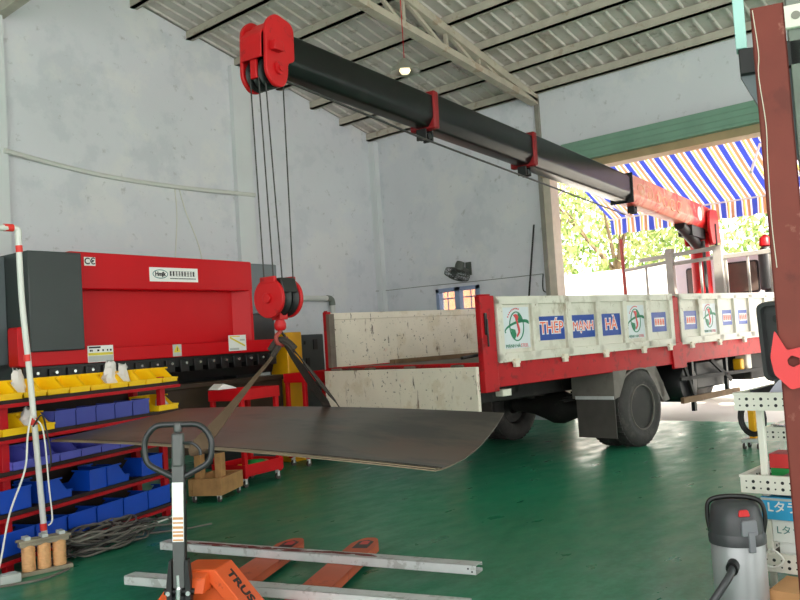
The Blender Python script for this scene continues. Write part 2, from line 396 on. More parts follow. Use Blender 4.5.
# ------------------------------------------------------------------ the hall
XW, YL = 12.2, 11.38                     # inner faces of right and left wall
EAVE, SLOPE, RIDGE = 5.58, .27, 2.5
def roof_z(x): return EAVE+SLOPE*(XW-x) if x >= RIDGE else EAVE+SLOPE*(XW-RIDGE)-SLOPE*(RIDGE-x)
struct(MB().box((-5, -7, -.2), (XW+.2, YL+.2, 0)).build('floor', M['floor'], smooth=False))
# left wall: gable
struct(MB().prism([(-5, 0), (XW+.2, 0), (XW+.2, roof_z(XW)), (RIDGE, roof_z(RIDGE)), (-5, roof_z(-5))], 'y', YL, YL+.2).build('wall_left', M['wall'], smooth=False))
# right wall with door opening (Y 3.4..7.45, z<4.2) and window opening (Y 8.93..9.93, z 1.45..2.4)
wr_ = MB()
def wbox(y0, y1, z0, z1): wr_.box((XW, y0, z0), (XW+.2, y1, z1))
DY0, DY1, DZ = 3.3, 7.45, 4.2
WY0, WY1, WZ0, WZ1 = 8.95, 9.95, 1.3, 2.41
wbox(-7, DY0, 0, EAVE+.05); wbox(DY0, DY1, DZ, EAVE+.05); wbox(DY1, WY0, 0, EAVE+.05)
wbox(WY0, WY1, 0, WZ0); wbox(WY0, WY1, WZ1, EAVE+.05); wbox(WY1, YL, 0, EAVE+.05)
struct(wr_.build('wall_right', M['wall'], smooth=False))
struct(MB().box((-5, -7.2, 5.2), (XW+.2, -7, 8.4)).build('wall_near_light_block', M['wall'], smooth=False))  # unseen upper wall, added to hold back high sun; daylight enters below it
struct(MB().box((-5.2, 4.5, 0), (-5, YL+.2, 6.2)).build('wall_back_light_block', M['wall'], smooth=False))  # unseen wall, added to close part of the back opening against daylight
# ceiling: ribbed roof sheet, two slopes
cb = MB()
prof = []
y = -7.2
while y < YL+.1:
    prof += [(y, 0), (y+.17, 0), (y+.185, -.028), (y+.215, -.028), (y+.23, 0)]; y += .235
def sheet(x0, x1):
    n = len(prof); v = []
    for x in (x0, x1):
        for yy, dz in prof: v.append((x, yy, roof_z(x)+.06+dz))
    for x in (x0, x1):
        for yy, dz in prof: v.append((x, yy, roof_z(x)+.11+dz))
    f = [(i, i+1, n+i+1, n+i) for i in range(n-1)] + [(2*n+i, 3*n+i, 3*n+i+1, 2*n+i+1) for i in range(n-1)]
    cb._add(v, f)
sheet(XW+.35, RIDGE); sheet(RIDGE, -5.2)
struct(cb.build('ceiling', M['roof'], smooth=False))
# purlins along the hall
k = 1
for x in (12.08, 11.35, 10.6, 9.8, 8.9, 7.95, 6.95, 5.95, 4.9, 3.6):
    mb = MB(); z = roof_z(x)
    mb.box((x-.035, -7, z-.10), (x+.035, YL, z+.035))
    mb.box((x-.035, -7, z-.10), (x+.085, YL, z-.085))
    struct(mb.build(f'trim_{k}', M['steel_lt'], smooth=False)); k += 1
# lattice frame across the hall at the pillar
def truss(y, k):
    mb = MB()
    top = lambda x: Vector((x, y, roof_z(x)-.16)); bot = lambda x: Vector((x, y, 5.38+.155*(12.15-x)))
    xs = [12.15, 11.75, 11.25, 10.6, 9.8, 8.85, 7.8, 6.6, 5.2, RIDGE]
    mb.bar(top(12.15), top(RIDGE), .14, .12); mb.bar(bot(12.15), bot(RIDGE), .14, .10)
    mb.prism([(12.17, 5.33), (12.17, 5.55), (11.6, 5.68), (11.3, 5.5)], 'y', y-.012, y+.012)
    for i in range(2, len(xs)-1):
        mb.bar(bot(xs[i]), top(xs[i]), .05, .05, up=(0, 1, 0))
        mb.bar(bot(xs[i]), top(xs[i+1]), .05, .05, up=(0, 1, 0))
    struct(mb.build(f'trim_{k}', M['truss'], smooth=False))
truss(7.5, 20); truss(1.2, 21)
struct(MB().box((4.83, 8.2, 6.24), (4.97, YL, 6.42)).build('trim_26', M['steel_lt'], smooth=False))
# pillars built into the walls
struct(MB().box((8.72, YL-.10, 0), (9.06, YL, roof_z(8.9)-.12)).build('trim_22', M['wall_trim'], smooth=False))
struct(MB().box((4.2, YL-.12, 0), (4.9, YL, roof_z(4.5)-.12)).build('trim_23', M['wall_trim'], smooth=False))
struct(MB().box((XW-.12, YL-.16, 0), (XW, YL, EAVE-.1)).build('trim_24', M['wall_trim'], smooth=False))
struct(MB().box((XW-.05, 7.44, DZ-.1), (XW, 7.52, EAVE-.1)).build('trim_25', M['steel_grey'], smooth=False))
# door 1: rolled-up shutter, box, lintel, jambs
dr = struct(empty('door_1', (XW, 0, 0)))
sb = MB()
for i in range(7):
    z0 = 4.2+i*.045; sb.box((-.24-.01*(i % 2), DY0-.1, z0), (-.005, 6.95, z0+.043))
sb.build('shutter_curtain', M['shutter'], dr, smooth=False)
MB().box((-.12, DY0, 4.08), (.2, DY1, 4.2)).build('lintel', M['door_beam'], dr, smooth=False)
MB().box((-.03, DY1-.12, 0), (.22, DY1+.015, 4.2)).build('jamb', M['jamb'], dr, smooth=False)
MB().box((-.06, DY1+.015, 0), (-.002, DY1+.085, 4.2)).build('guide_rail', M['steel_grey'], dr, smooth=False)
MB().box((-.03, DY0-.015, 0), (.22, DY0+.12, 4.2)).build('jamb', M['jamb'], dr, smooth=False)
# window 1
wf = struct(empty('window_1', (XW, 0, 0)))
fb = MB(); ym = (WY0+WY1)/2
for y0, y1 in ((WY0, WY0+.07), (ym-.06, ym+.06), (WY1-.07, WY1)): fb.box((-.03, y0, WZ0), (.08, y1, WZ1))
fb.box((-.03, WY0, WZ1-.07), (.08, WY1, WZ1)); fb.box((-.03, WY0, WZ0), (.08, WY1, WZ0+.07))
fb.build('window_frame', M['win_frame'], wf, smooth=False)
gb = MB()
for z in (1.55, 1.78, 2.0, 2.22): gb.cyl((.09, WY0, z), (.09, WY1, z), .012, 6)
for y in (WY0+.17, ym+.32, ym-.22): gb.cyl((.10, y, WZ0), (.10, y, WZ1), .012, 6)
gb.build('window_bars', M['win_frame'], wf)
MB().box((.12, WY0, WZ0), (.126, WY1, WZ1)).build('pane', M['glass'], wf, smooth=False)

# ------------------------------------------------------------------ outside
struct(MB().box((XW+.2, -30, -.25), (60, 40, -.03)).build('ground', M['concrete'], smooth=False))
tag(MB().box((22.0, -4, -.1), (22.3, 34, 3.12)).build('boundary_wall', M['outside_wall'], smooth=False), 'bright white boundary wall across the yard behind the truck', 'wall')
tag(MB().box((15.0, 10.4, -.03), (15.25, 14.5, 2.9)).build('brick_wall', M['brick'], smooth=False), 'salmon brick wall outside, glimpsed through the barred window', 'wall')
def tree(x, y, h, rad, label, seed):
    rnd = random.Random(seed)
    t = empty('tree', (x, y, -.03), 0, label, 'tree', 'trees beyond the boundary wall')
    tb = MB(); tb.cyl((0, 0, 0), (.1, .1, h*.5), .2, 10, .12)
    for i in range(5):
        a = rnd.random()*6.28; tb.cyl((.1, .1, h*.42), (math.cos(a)*rad*.6, math.sin(a)*rad*.6, h*.72), .08, 7, .03)
    tb.build('trunk', M['trunk'], t)
    lb = MB(); cl = []
    for i in range(26):
        a = rnd.random()*6.28; q = rnd.random()**.5*rad
        cl.append((math.cos(a)*q, math.sin(a)*q, h*.36+rnd.random()*h*.6, rad*(.28+.25*rnd.random())))
    for i in range(3200):
        c = cl[i % len(cl)]
        d = Vector((rnd.gauss(0, 1), rnd.gauss(0, 1), rnd.gauss(0, 1))).normalized()*c[3]*(.55+.5*rnd.random())
        p = Vector(c[:3])+d; s_ = .10+.09*rnd.random()
        e = Euler((rnd.random()*6, rnd.random()*6, rnd.random()*6)).to_matrix()
        lb._add([p+e@Vector(v) for v in ((-s_, 0, 0), (0, -s_*.45, .02), (s_, 0, 0), (0, s_*.45, .02))], [(0, 1, 2, 3)])
    stuff(lb.build('crown', M['leaf'], t, smooth=False))
tree(25.6, 19.6, 8.6, 3.0, 'leafy sunlit tree beyond the yard wall, nearest the door jamb', 1)
tree(32.4, 20.6, 10.0, 3.7, 'leafy tree farther back, between the two nearer trees left of the crane', 2)
tree(25.5, 13.0, 7.8, 3.1, 'leafy tree beyond the yard wall, behind the left edge of the awning', 3)
tree(32.4, 12.2, 9.8, 3.7, 'leafy tree farther back, behind the top of the crane column', 4)
tree(25.5, 6.4, 7.4, 3.1, 'leafy tree beyond the yard wall, right of the crane column', 5)
# awning
AX0, AZ0, AX1, AZ1 = XW+.22, 5.55, 15.6, 3.68
aw = empty('awning', (XW+.22, 0, 0), 0, 'blue, orange and white striped awning sloping out over the doorway', 'awning')
def awn_pts(n=14):
    out = []
    for i in range(n+1):
        t = i/n; out.append((t*(AX1-AX0), AZ0+(AZ1-AZ0)*t-.10*math.sin(PI*t)))
    return out
ab = MB(); ap = awn_pts()
ab.prism([(x, z) for x, z in ap]+[(x, z+.008) for x, z in reversed(ap)], 'y', 2.6, 8.05)
ab.build('canopy', M['awning'], aw, smooth=False)
vb = MB(); n = 60; v = []
for t in (0, .006):
    for i in range(n+1):
        yy = 2.6+(8.05-2.6)*i/n
        for zz, w in ((AZ1-.01, 0), (AZ1-.30-.03*abs(math.sin(i*.9)), .03*math.sin(i*1.3))): v.append((AX1-AX0+t+w, yy, zz))
f = []
for s_ in (0, 1):
    for i in range(n):
        a = s_*2*(n+1)+i*2; f.append((a, a+1, a+3, a+2))
vb._add(v, f); vb.build('valance', M['awning'], aw, smooth=False)
MB().cyl((AX1-AX0, 2.6, AZ1), (AX1-AX0, 8.05, AZ1), .022, 8).build('front_bar', M['pvc'], aw)
for yy in (4.15, 7.6):
    MB().tube([(.02, yy, 3.6), (1.6, yy+.35, 4.3), (AX1-AX0-.02, yy, AZ1)], .022, 8).build('folding_arm', M['pvc'], aw)
# ------------------------------------------------------------------ the crane truck
TW = 2.51                                                # bed width
truck = empty('crane_truck', (6.81, 5.0, 0), R(-4.5), 'flatbed crane truck with white side boards, tailgate hanging open', 'truck')
ch = MB()
for v in (.86, 1.62): ch.box((.25, v, .72), (9.6, v+.1, .95))
for u in (.3, 1.5, 3.6, 4.9, 6.2, 7.4): ch.box((u, .86, .78), (u+.09, 1.72, .93))
for u in (.5, 1.2, 1.9, 3.9, 4.6, 5.4, 6.2, 6.9): ch.box((u, .08, .97), (u+.07, TW-.08, 1.13))
ch.build('chassis', M['grime'], truck, bevel=.006)
MB().box((0, .04, 1.13), (7.2, TW-.04, 1.21)).build('bed_floor', M['bed_floor'], truck)
bf = MB()
for v0 in (0.0, TW-.07): bf.box((.2, v0, .96), (7.25, v0+.07, 1.22))
bf.box((0, .0, 1.13), (.07, TW, 1.225)); bf.box((0, .12, .97), (.07, TW-.12, 1.13)); bf.box((7.18, 0, .96), (7.26, TW, 1.22))
bf.build('bed_frame', M['truck_red'], truck, bevel=.008)
# corner and middle posts
def post(u0, u1, v0, v1, z0, z1, gusset=0):
    mb = MB(); mb.box((u0, v0, z0), (u1, v1, z1))
    mb.box((u0+.02, v0+(.0 if v0 < 1 else .0), z1), (u1-.05, v1, z1+.015))
    if gusset: mb.prism([(u0-gusset, 1.24), (u1+gusset, 1.24), (u1+gusset*.7, .9), (u0-gusset*.7, .9)], 'y', v0-.012, v0+.03)
    return mb.build('corner_post' if not gusset else 'middle_post', M['truck_red'], truck, bevel=.01)
pr = post(-.02, .2, -.01, .06, .92, 1.895)
MB().box((.02, -.03, 1.5), (.055, -.012, 1.72)).box((.03, -.045, 1.38), (.05, -.03, 1.66)).build('latch_lever', M['press_black'], pr, bevel=.004)
pl_ = post(-.02, .05, TW-.06, TW+.01, .92, 1.9)
MB().box((-.03, TW-.12, 1.22), (.05, TW-.061, 1.87)).build('post_face_plate', M['bed_floor'], pl_)
post(3.83, 3.99, -.012, .09, .96, 1.84, .12); post(3.83, 3.99, TW-.09, TW+.012, .96, 1.84, .12)
post(7.2, 7.29, -.005, .1, .96, 1.84); post(7.2, 7.29, TW-.1, TW+.005, .96, 1.84)
# right side boards with ribs, logos and name panels
def side_board(u0, u1, ribs, out, material, name='side_board'):
    v0 = .0 if out < 0 else TW-.03
    mb = MB(); o1 = v0+.01 if out < 0 else v0+.02
    mb.box((u0, v0+.008, 1.22), (u1, v0+.03, 1.86))
    e0, e1 = (v0-.028, v0+.035) if out < 0 else (v0-.005, v0+.058)
    mb.box((u0, e0, 1.80), (u1, e1, 1.885)); mb.box((u0, e0, 1.205), (u1, e1, 1.30))
    for a, b in ribs: mb.box((a, e0 if out < 0 else v0+.02, 1.22), (b, v0+.02 if out < 0 else e1, 1.86))
    return mb.build(name, material, truck, bevel=.006)
ribs_r = [(.22, .31), (.80, .91), (1.42, 1.52), (2.02, 2.12), (2.60, 2.69), (3.14, 3.25), (3.73, 3.82)]
ribs_f = [(4.0, 4.09), (4.53, 4.64), (5.09, 5.21), (5.61, 5.72), (6.11, 6.25), (6.68, 6.78), (7.11, 7.2)]
sb_rear = side_board(.22, 3.82, ribs_r, -1, M['board_white'])
sb_front = side_board(4.0, 7.2, ribs_f, -1, M['board_white'])
side_board(.06, 3.82, ribs_r, 1, M['cream_rust']); side_board(4.0, 7.2, ribs_f, 1, M['cream_rust'])
def logo(par, uc, zc, s, shade=M['logo_ground']):
    """globe with a swoosh ring, red map stroke and two-colour caption"""
    base = MB().box((uc-.215*s, .002, zc-.23*s), (uc+.215*s, .0075, zc+.2*s)).build('logo_panel', shade, par)
    y0, y1 = -.002, .002
    g = MB()
    ring = lambda rx, ry, w, a0, a1, tilt, cz, n=36: [((rx*math.cos(a)*math.cos(tilt)-ry*math.sin(a)*math.sin(tilt)), (rx*math.cos(a)*math.sin(tilt)+ry*math.sin(a)*math.cos(tilt))+cz, w(a)) for a in [a0+(a1-a0)*i/n for i in range(n+1)]]
    def stroke(pts):
        for (x0, z0, w0), (x1, z1, w1) in zip(pts, pts[1:]):
            d = Vector((x1-x0, z1-z0)).normalized(); nx, nz = -d.y, d.x
            q = [(x0+nx*w0, z0+nz*w0), (x0-nx*w0, z0-nz*w0), (x1-nx*w1, z1-nz*w1), (x1+nx*w1, z1+nz*w1)]
            g.prism([(uc+a*s, zc+b*s) for a, b in q], 'y', y0, y1)
    stroke(ring(.115, .15, lambda a: .006, 0, 2*PI, 0, .0))
    stroke(ring(.20, .05, lambda a: .005+.012*abs(math.cos(a/2)), R(-10), R(195), R(12), -.01))
    for P in ([(-.10, -.02), (-.03, -.035), (-.015, -.09), (-.045, -.135), (-.085, -.1)], [(.03, .135), (.075, .11), (.105, .04), (.06, .035), (.025, .07)]):
        g.prism([(uc+a*s, zc+b*s) for a, b in P], 'y', y0, y1)
    g.mesh(text_me('MẠNH HÀ', .052*s, .001), at(FACE_MY, uc-.075*s, 0, zc-.205*s))
    g.build('logo_globe', M['logo_green'], base, smooth=False)
    r_ = MB()
    for P in ([(-.05, .12), (.0, .13), (.035, .1), (.02, .065), (-.01, .07), (-.02, .09)], [(.0, .04), (.02, .05), (.05, -.03), (.045, -.07), (.0, -.115), (-.01, -.1), (.022, -.06)], [(-.015, .07), (.015, .065), (.02, .045), (.0, .04)]):
        r_.prism([(uc+a*s, zc+b*s) for a, b in P], 'y', y0-.001, y1)
    for i in range(9):
        a = R(75+i*9); r_.box((uc+.165*s*math.cos(a)-.007*s, y0, zc+(.185*s*math.sin(a))-.007*s), (uc+.165*s*math.cos(a)+.007*s, y1, zc+(.185*s*math.sin(a))+.007*s))
    r_.mesh(text_me('STEEL', .052*s, .001), at(FACE_MY, uc+.115*s, 0, zc-.205*s))
    r_.build('logo_map', M['logo_red'], base, smooth=False)
def name_panel(par, u0, u1, z0, z1, word, size):
    p = MB().box((u0, .001, z0), (u1, .0078, z1)).build('name_panel', M['blue_decal'], par)
    c = ((u0+u1)/2, (z0+z1)/2)
    if word:
        MB().mesh(text_me(word, size, .001, .011), at(FACE_MY, c[0], .0004, c[1])).build('letter_outline', M['white_letters'], p, smooth=False)
        MB().mesh(text_me(word, size, .001), at(FACE_MY, c[0], -.0012, c[1])).build('lettering', M['orange_letters'], p, smooth=False)
    else:                                                # too small to read in the photo: a row of strokes
        a, b = MB(), MB()
        for i in range(4):
            x = c[0]-.10+i*.062
            a.box((x-.012, -.001, c[1]-.055), (x+.052, .001, c[1]+.055))
            b.box((x, -.003, c[1]-.04), (x+.014, 0, c[1]+.04)); b.box((x+.024, -.003, c[1]-.04), (x+.038, 0, c[1]+.04)); b.box((x, -.003, c[1]-.008), (x+.038, 0, c[1]+.01))
        a.build('letter_outline', M['white_letters'], p, smooth=False); b.build('lettering', M['orange_letters'], p, smooth=False)
logo(sb_rear, .555, 1.57, 1.0)
name_panel(sb_rear, .93, 1.40, 1.40, 1.66, 'THÉP', .185)
name_panel(sb_rear, 1.54, 2.0, 1.40, 1.66, 'MẠNH', .142)
name_panel(sb_rear, 2.14, 2.56, 1.40, 1.66, 'HÀ', .185)
logo(sb_rear, 2.915, 1.56, .95)
name_panel(sb_rear, 3.29, 3.66, 1.40, 1.65, None, 0)
name_panel(sb_front, 4.13, 4.49, 1.40, 1.65, None, 0)
logo(sb_front, 4.86, 1.55, .95)
name_panel(sb_front, 5.24, 5.56, 1.42, 1.64, None, 0)
name_panel(sb_front, 5.77, 6.07, 1.42, 1.63, None, 0)
for u in (.42, 1.28, 2.1, 2.95, 3.6): MB().box((u, -.06, 1.15), (u+.07, -.028, 1.235)).cyl((u-.02, -.045, 1.2), (u+.09, -.045, 1.2), .013, 8).build('board_hinge', M['cream_rust'], truck)
for u in (4.2, 5.0, 5.8, 6.6): MB().box((u, -.06, 1.15), (u+.07, -.028, 1.235)).cyl((u-.02, -.045, 1.2), (u+.09, -.045, 1.2), .013, 8).build('board_hinge', M['cream_rust'], truck)
# tailgate hanging down behind the bed
tg = MB().box((-.075, .05, .66), (-.03, TW-.03, 1.185)).build('tailgate', M['cream_rust'], truck, bevel=.006)
for v in (.25, .95, 1.6, 2.2): MB().cyl((-.045, v, 1.195), (-.045, v+.16, 1.195), .017, 8).build('tailgate_hinge', M['bed_floor'], tg)
# rear lamp, plank and strap on the bed
MB().box((.28, .02, .86), (.42, .12, .93)).build('rear_lamp', M['board_white'], truck, bevel=.005)
tb_ = tag(MB().box((-1.0, -.05, 0), (1.0, .05, .055)).build('timber_batten', M['wood_old'], bevel=.004), 'brown timber batten lying on the truck bed along the left board', 'timber'); tb_.location = (8.75, 7.02, 1.211); tb_.rotation_euler = (0, 0, R(-5.5))
tb_ = tag(MB().tube(spline([(-.35, 0, .02), (-.1, .04, .03), (.1, -.03, .045), (.35, .02, .02)], 6), .02, 8).build('folded_strap', M['black']), 'black strap lying on the truck bed near the right board', 'strap'); tb_.location = (8.6, 6.4, 1.211)
# wheels
def wheel(u, v0, v1, name='wheel'):
    s = 1 if v1 > v0 else -1; w = abs(v1-v0)
    m = Matrix.Translation((u, v0, .487)) @ Matrix.Rotation(R(-90 if s > 0 else 90), 4, 'X')
    tb = MB().lathe([(.265, .03), (.272, .005), (.30, -.0), (.34, -.006), (.352, -.012), (.40, -.008), (.455, .012), (.480, .05), (.486, .09), (.486, w-.09), (.480, w-.05), (.455, w-.012), (.40, w+.005), (.30, w), (.265, w-.03), (.265, .03)], 40, m, caps=False)
    for i in range(40):                                   # tread blocks
        a = 2*PI*i/40
        tb.box((.478, -.022, .045), (.491, .022, w*.5-.012), m @ Matrix.Rotation(a, 4, 'Z')); tb.box((.478, -.022, w*.5+.012), (.491, .022, w-.045), m @ Matrix.Rotation(a+.07, 4, 'Z'))
    t = tb.build(name, M['rubber'], truck)
    MB().lathe([(.285, .012), (.28, -.004), (.268, -.004), (.262, .03)], 32, m, caps=False).build('rim_edge', M['rim_ring'], t)
    rb = MB().lathe([(.27, .016), (.258, .03), (.238, .16), (.12, .165), (.112, .07), (.07, .05), (.001, .05)], 32, m)
    for i in range(8):
        a = 2*PI*i/8; rb.cyl((.165*math.cos(a), .165*math.sin(a), .168), (.165*math.cos(a), .165*math.sin(a), .13), .018, 6, m=m)
    rb.build('rim', M['rim'], t)
for u in (2.93, 9.1):
    wheel(u, .0, .25); wheel(u, TW-.0, TW-.25)
wheel(2.93, .30, .54, 'inner_wheel'); wheel(2.93, TW-.30, TW-.54, 'inner_wheel')
ax = MB().cyl((2.93, .5, .487), (2.93, TW-.5, .487), .085, 14)
ax.lathe([(.08, -.62), (.10, -.42), (.17, -.2), (.22, -.06), (.22, .06), (.17, .2), (.10, .42), (.08, .62)], 20, Matrix.Translation((2.93, TW/2, .47)) @ Matrix.Rotation(R(90), 4, 'X'))
ax.cyl((3.0, TW/2, .5), (7.4, TW/2, .78), .06, 10)
ax.build('rear_axle', M['grime'], truck)
sp = MB()
for v in (.7, TW-.78):
    for i in range(5): sp.box((2.88-.62+i*.09, v, .60+i*.03), (2.88+.62-i*.09, v+.08, .625+i*.03))
sp.build('leaf_spring', M['grime'], truck)
def fender(v0, v1):
    """rear panel with a mud flap below, arch over the tyres, front side panel"""
    mb = MB(); pts = []
    for i in range(13):
        a = R(25+i*10.5); pts.append((2.90+.60*math.cos(a), .487+.60*math.sin(a)*.82))
    mb.prism(pts+[(x+(2.9-x)*.035, z-.02) for x, z in reversed(pts)], 'y', v0, v1)
    a0 = v0 if v0 < 1 else v1-.012
    mb.prism([(3.44, .50), (3.60, .52), (3.30, .98), (3.06, .97)], 'y', a0, a0+.012)
    mb.prism([(3.44, .50), (3.47, .50), (3.47, .74), (3.30, .95), (3.27, .93)], 'y', v0, v1)
    mb.prism([(2.31, .64), (2.34, .64), (2.36, .98), (2.31, .98)], 'y', v0, v1)
    mb.prism([(2.32, .64), (2.42, .66), (2.56, .86), (2.62, .98), (2.32, .98)], 'y', a0, a0+.012)
    o = mb.build('fender', M['fender'], truck, smooth=False)
    MB().box((2.315, v0+.01, .17), (2.33, v1-.05, .66)).build('mud_flap', M['flap'], o, bevel=.003)
    MB().box((2.298, v0+.01, .635), (2.314, v1-.05, .675)).build('flap_clamp', M['galv'], o)
fender(.0, .60); fender(TW-.60, TW)
# tanks, boxes and side guard between the axles
MB().lathe([(.02, 0), (.24, .01), (.26, .04), (.26, .5), (.24, .53), (.02, .54)], 28, Matrix.Translation((4.42, .14, .66)) @ Matrix.Rotation(R(-90), 4, 'X')).build('air_tank', M['black'], truck)
MB().box((4.75, .2, .55), (5.6, .75, .93)).build('battery_box', M['black'], truck, bevel=.02)
MB().box((6.5, .2, .55), (7.1, .8, .95)).build('tool_box', M['grime'], truck, bevel=.02)
gd = MB().bar((4.05, .07, .455), (5.75, .07, .455), .05, .08).build('side_guard', M['wood_old'], truck, bevel=.004)
for u in (4.42, 5.45): MB().box((u, .09, .28 if u < 5 else .42), (u+.06, .14, .97)).build('guard_bracket', M['black'], gd)
MB().bar((4.1, .1, .74), (6.9, .1, .70), .03, .05).bar((5.0, .1, .95), (5.6, .1, .62), .03, .06).bar((4.2, .1, .96), (4.45, .1, .5), .03, .05).build('guard_rail', M['grime'], truck)
jc = MB().box((6.0, .12, .73), (6.12, .25, .90)).build('yellow_canister', M['yellow_paint'], truck, bevel=.02)
MB().box((6.16, .1, .73), (6.34, .28, 1.0)).build('white_canister', M['board_white'], truck, bevel=.02)
MB().box((5.7, .08, .69), (6.5, .4, .73)).build('side_step', M['grime'], truck)
# headboard
hb = MB()
hb.box((7.22, .05, 1.2), (7.27, TW-.05, 1.9))
hb.box((7.2, 1.74, 1.2), (7.3, 1.87, 2.80)); hb.box((7.2, .84, 1.2), (7.3, 1.0, 2.76))
hb.bar((7.25, 2.75, 2.51), (7.25, 1.8, 2.58), .05, .06); hb.bar((7.25, 2.4, 2.66), (7.25, .9, 2.72), .05, .07)
hb.bar((7.25, 1.8, 2.53), (7.25, .9, 2.56), .05, .06); hb.bar((7.25, .9, 2.55), (7.25, .02, 2.56), .05, .07)
for v, z in ((2.28, 2.54), (1.25, 2.55), (.80, 2.55), (.43, 2.55), (.06, 2.56)): hb.box((7.235, v-.02, 1.88), (7.265, v+.02, z))
hb.build('headboard', M['headboard'], truck, bevel=.005)
MB().bar((7.24, 2.72, 1.2), (7.24, 2.74, 3.1), .05, .05, up=(1, 0, 0)).build('stake', M['old_red'], truck, bevel=.005)
# cab
cb_ = MB()
prof_c = rounded([(8.35, .75), (10.15, .75), (10.2, 1.7), (9.95, 2.66), (8.35, 2.70)], .14)
cb_.prism(prof_c, 'y', .25, 2.33)
cab = cb_.build('cab', M['cab_paint'], truck, bevel=.04)
def pane(v0, v1, z0, z1):
    P = rounded([(v0, z0), (v1, z0), (v1, z1), (v0, z1)], .06)
    MB().prism(P, 'x', 8.325, 8.36).build('window_seal', M['black'], cab)
    MB().prism(rounded([(v0+.03, z0+.03), (v1-.03, z0+.03), (v1-.03, z1-.03), (v0+.03, z1-.03)], .05), 'x', 8.315, 8.36).build('rear_window', M['cab_glass'], cab)
pane(1.82, 2.08, 1.95, 2.50); pane(.72, 1.42, 1.95, 2.52)
MB().prism(rounded([(8.75, 1.75), (9.7, 1.75), (9.85, 2.45), (8.75, 2.5)], .08), 'y', .24, .26).build('side_window', M['cab_glass'], cab)
ai = MB().lathe([(.10, 0), (.13, .02), (.13, .62), (.10, .66), (.09, .72)], 20, Matrix.Translation((7.75, .33, 1.95))).build('air_intake', M['black'], truck)
MB().cyl((7.75, .33, .95), (7.75, .33, 1.95), .07, 12).build('intake_pipe', M['black'], truck)
MB().lathe([(.07, 0), (.1, .02), (.09, .14), (.03, .2)], 16, Matrix.Translation((7.75, .33, 2.68))).build('intake_cap', M['crane_red'], truck)
# crane column
CU, CV = 7.78, 1.50
kc = MB().cyl((CU, CV, 1.25), (CU, CV, 3.0), .165, 24).build('crane_column', M['crane_red'], truck)
MB().box((CU-.25, .5, .95), (CU+.25, TW-.5, 1.3)).build('crane_base', M['crane_red'], kc, bevel=.02)
MB().cyl((CU-.3, CV-.22, 1.3), (CU-.3, CV-.22, 2.9), .03, 8).cyl((CU+.1, CV-.26, 1.9), (CU+.1, CV-.26, 3.2), .025, 8).build('hydraulic_hose', M['cable_dark'], kc)
# boom: from the yoke over the bed and out past the tail, slewed towards the camera
P0 = Vector((CU+.05, CV-.03, 3.30))
tip_w = Vector((3.80, 4.53, 3.60))
rot_t = Matrix.Rotation(R(-4.5), 4, 'Z'); minv = (Matrix.Translation((6.81, 5.0, 0)) @ rot_t).inverted()
P1 = minv @ tip_w
bx = (P1-P0).normalized(); by = Vector((0, 0, 1)).cross(bx).normalized(); bz = bx.cross(by)
BL = (P1-P0).length
BM = Matrix((bx, by, bz)).transposed().to_4x4(); BM.translation = P0          # boom frame: x to the tip, z up
def section(x0, x1, h, w, name, material, par):
    P = [(-w*.5, h*.5), (w*.5, h*.5), (w*.5, -h*.22), (w*.28, -h*.5), (-w*.28, -h*.5), (-w*.5, -h*.22)]
    return MB().prism(rounded(P, .02, 3), 'x', x0, x1, BM).build(name, material, par)
yk = MB().prism(rounded([(-.30, -.42), (.22, -.48), (.34, -.15), (.28, .12), (-.2, .17), (-.30, .0)], .08), 'y', -.24, -.19, BM)
yk.prism(rounded([(-.30, -.42), (.22, -.48), (.34, -.15), (.28, .12), (-.2, .17), (-.30, .0)], .08), 'y', .19, .24, BM)
yk.box((-.3, -.2, -.44), (-.2, .2, .1), BM)
yk.build('crane_yoke', M['crane_red'], kc, bevel=.01)
J1, J2, J3 = BL*.358, BL*.632, BL*.813
boom = section(-.2, J1, .39, .33, 'crane_boom', M['boom_mottled'], truck)
MB().box((.2, -.12, -.38), (1.0, .12, -.20), BM).cyl(BM @ Vector((.05, 0, -.55)), BM @ Vector((1.3, 0, -.22)), .09, 14).build('luffing_cylinder', M['black'], kc)
s2 = section(J1-.05, J2, .345, .295, 'boom_section', M['boom_black'], boom)
s3 = section(J2-.05, J3, .315, .265, 'boom_section', M['boom_black'], boom)
s4 = section(J3-.05, BL-.05, .285, .24, 'boom_section', M['boom_black'], boom)
for x, h, w, mm in ((J1, .39, .33, M['black']), (J2, .345, .295, M['collar_red']), (J3, .315, .265, M['collar_red'])):
    c = MB(); t = .006
    c.prism([(-w/2-t, -h/2-t), (w/2+t, -h/2-t), (w/2+t, h/2+t+.02), (-w/2-t, h/2+t+.02)], 'x', x-(.012 if mm is M['black'] else .04), x+(.012 if mm is M['black'] else .04), BM)
    o = c.build('boom_collar', mm, boom, bevel=.015)
for x, h in ((J2, .345), (J3, .315), (J1-.4, .39)):
    c = MB().box((x-.06, -.05, -h/2-.10), (x-.04, .05, -h/2), BM).box((x+.05, -.05, -h/2-.10), (x+.07, .05, -h/2), BM).cyl(BM @ Vector((x, -.05, -h/2-.06)), BM @ Vector((x, .05, -h/2-.06)), .03, 12)
    c.build('rope_guide', M['black'], boom)
# cream scroll ornament and round badge on the red boom section
for i in range(6):
    cx = J1-.35-i*.36; pts = []
    for j in range(16):
        a = j*.42; rr = .13-.006*j; pts.append(BM @ Vector((cx+rr*1.3*math.cos(a+i), .166, rr*math.sin(a+i)*.9)))
    MB().tube(pts, .009, 6).build('boom_ornament', M['ornament'], boom)
MB().cyl(BM @ Vector((.65, .15, .02)), BM @ Vector((.65, .172, .02)), .12, 24).build('boom_badge', M['label'], boom)
